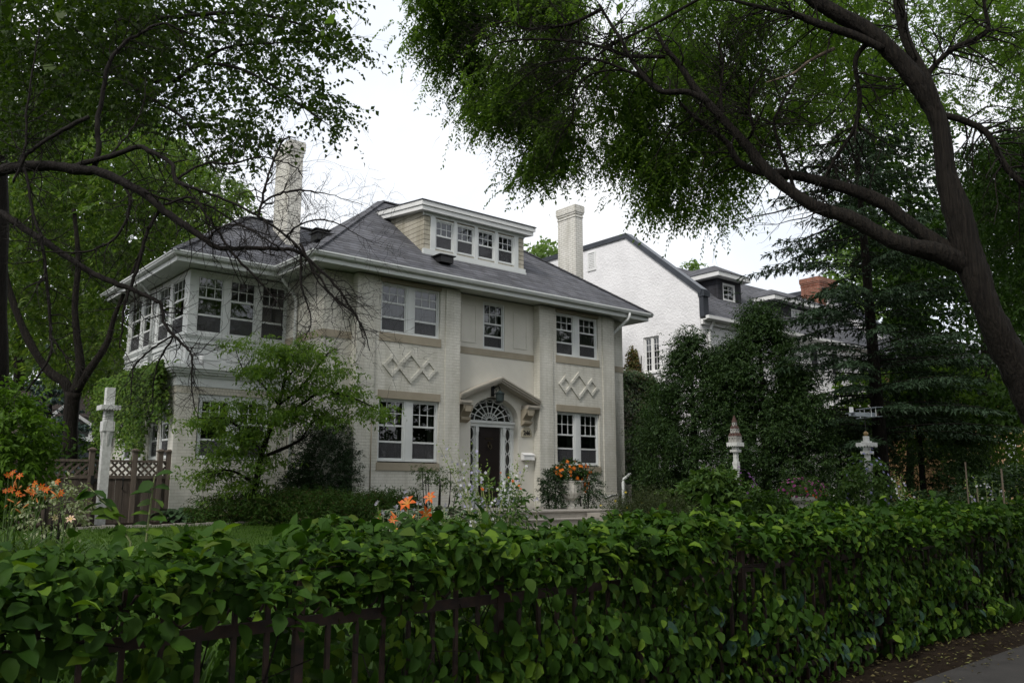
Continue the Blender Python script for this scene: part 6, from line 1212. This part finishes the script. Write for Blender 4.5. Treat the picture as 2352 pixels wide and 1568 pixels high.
# ------------------------------------------------ grass, litter
nb_ = 32000; x = rng.uniform(-14, -3.7, nb_); y = rng.uniform(-11, -.8, nb_); P = np.stack([x, y, ground_z(y)+.012], 1); D = np.stack([rng.normal(0, .35, nb_), rng.normal(0, .35, nb_), np.ones(nb_)], 1)
tag(leaf_object('lawn_grass', P, D, rdir(nb_), .055*rng.uniform(.5, 1.3, nb_), .012, T_R, L_['grass']), 'short mown green lawn in front of the sun porch', 'grass', kind='stuff')
nl = 900; x = rng.uniform(-6, 2.2, nl); y = fence_y(x)-.05-rng.random(nl)**1.6*.9; P = np.stack([x, y, .014+.012*rng.random(nl)], 1); D = rng.normal(size=(nl, 3))*[1, 1, .15]
tag(leaf_object('leaf_litter', P, D, np.array([0, 0, 1.])+rng.normal(size=(nl, 3))*.2, .045*rng.uniform(.5, 1.5, nl), .025*rng.uniform(.6, 1.2, nl), T_R, L_['litter']), 'dry leaf litter on the edge of the pavement under the hedge', 'leaf litter', kind='stuff')
nu = 10500; x = rng.uniform(2, 18, nu); y = rng.uniform(-12, .4, nu); x[:5000] = rng.uniform(-12.5, 2, 5000); y[:5000] = rng.uniform(-13.1, -11.2, 5000); P = np.stack([x, y, ground_z(y)+.01], 1); D = np.stack([rng.normal(0, .5, nu), rng.normal(0, .5, nu), np.ones(nu)], 1)
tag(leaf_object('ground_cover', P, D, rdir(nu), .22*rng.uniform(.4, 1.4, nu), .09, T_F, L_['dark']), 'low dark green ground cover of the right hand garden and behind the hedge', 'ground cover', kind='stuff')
# ------------------------------------------------ trees across the street, seen in the window panes
def street_tree(x, y, h, r_, n, label, mat):
    t = tree('street_tree', (x, y, 0), label, 'tree', 'trees across the street'); b = np.array([x, y, 0]); MB().tube([b, b+[.1, 0, h*.4], b+[0, .1, h*.8]], [.32, .26, .08], 8).build('trunk', M['bark'], t)
    C, d = ellipsoid((x, y, h*.62), (r_, r_, h*.38), n, .25); kk = lump(C, .8, int(abs(x*7))) > -.25; C, d = C[kk], d[kk]; P, LD, LN = sprays(C, d, .9, 8, .4); leaf_object('crown', P, LD, LN, .32, .2, T_R, mat, t)
for i, (x, y, h, r_) in enumerate(((-2, -33, 15, 6), (-15, -31, 17, 6.5), (12, -36, 16, 6.5), (19.5, -33, 10, 5.5), (-28, -34, 16, 6.5), (29, -33, 16, 6.5), (40, -34, 17, 7))): street_tree(x, y, h, r_, 1700, ['big leafy tree straight across the street from the door', 'big leafy tree behind the photographer', 'big leafy tree across the street from the white house', 'smaller leafy tree across the street, lower than its neighbours', 'leafy tree far up the street', 'leafy tree down the street beyond the small one', 'leafy tree farthest down the street'][i], L_['dark'])
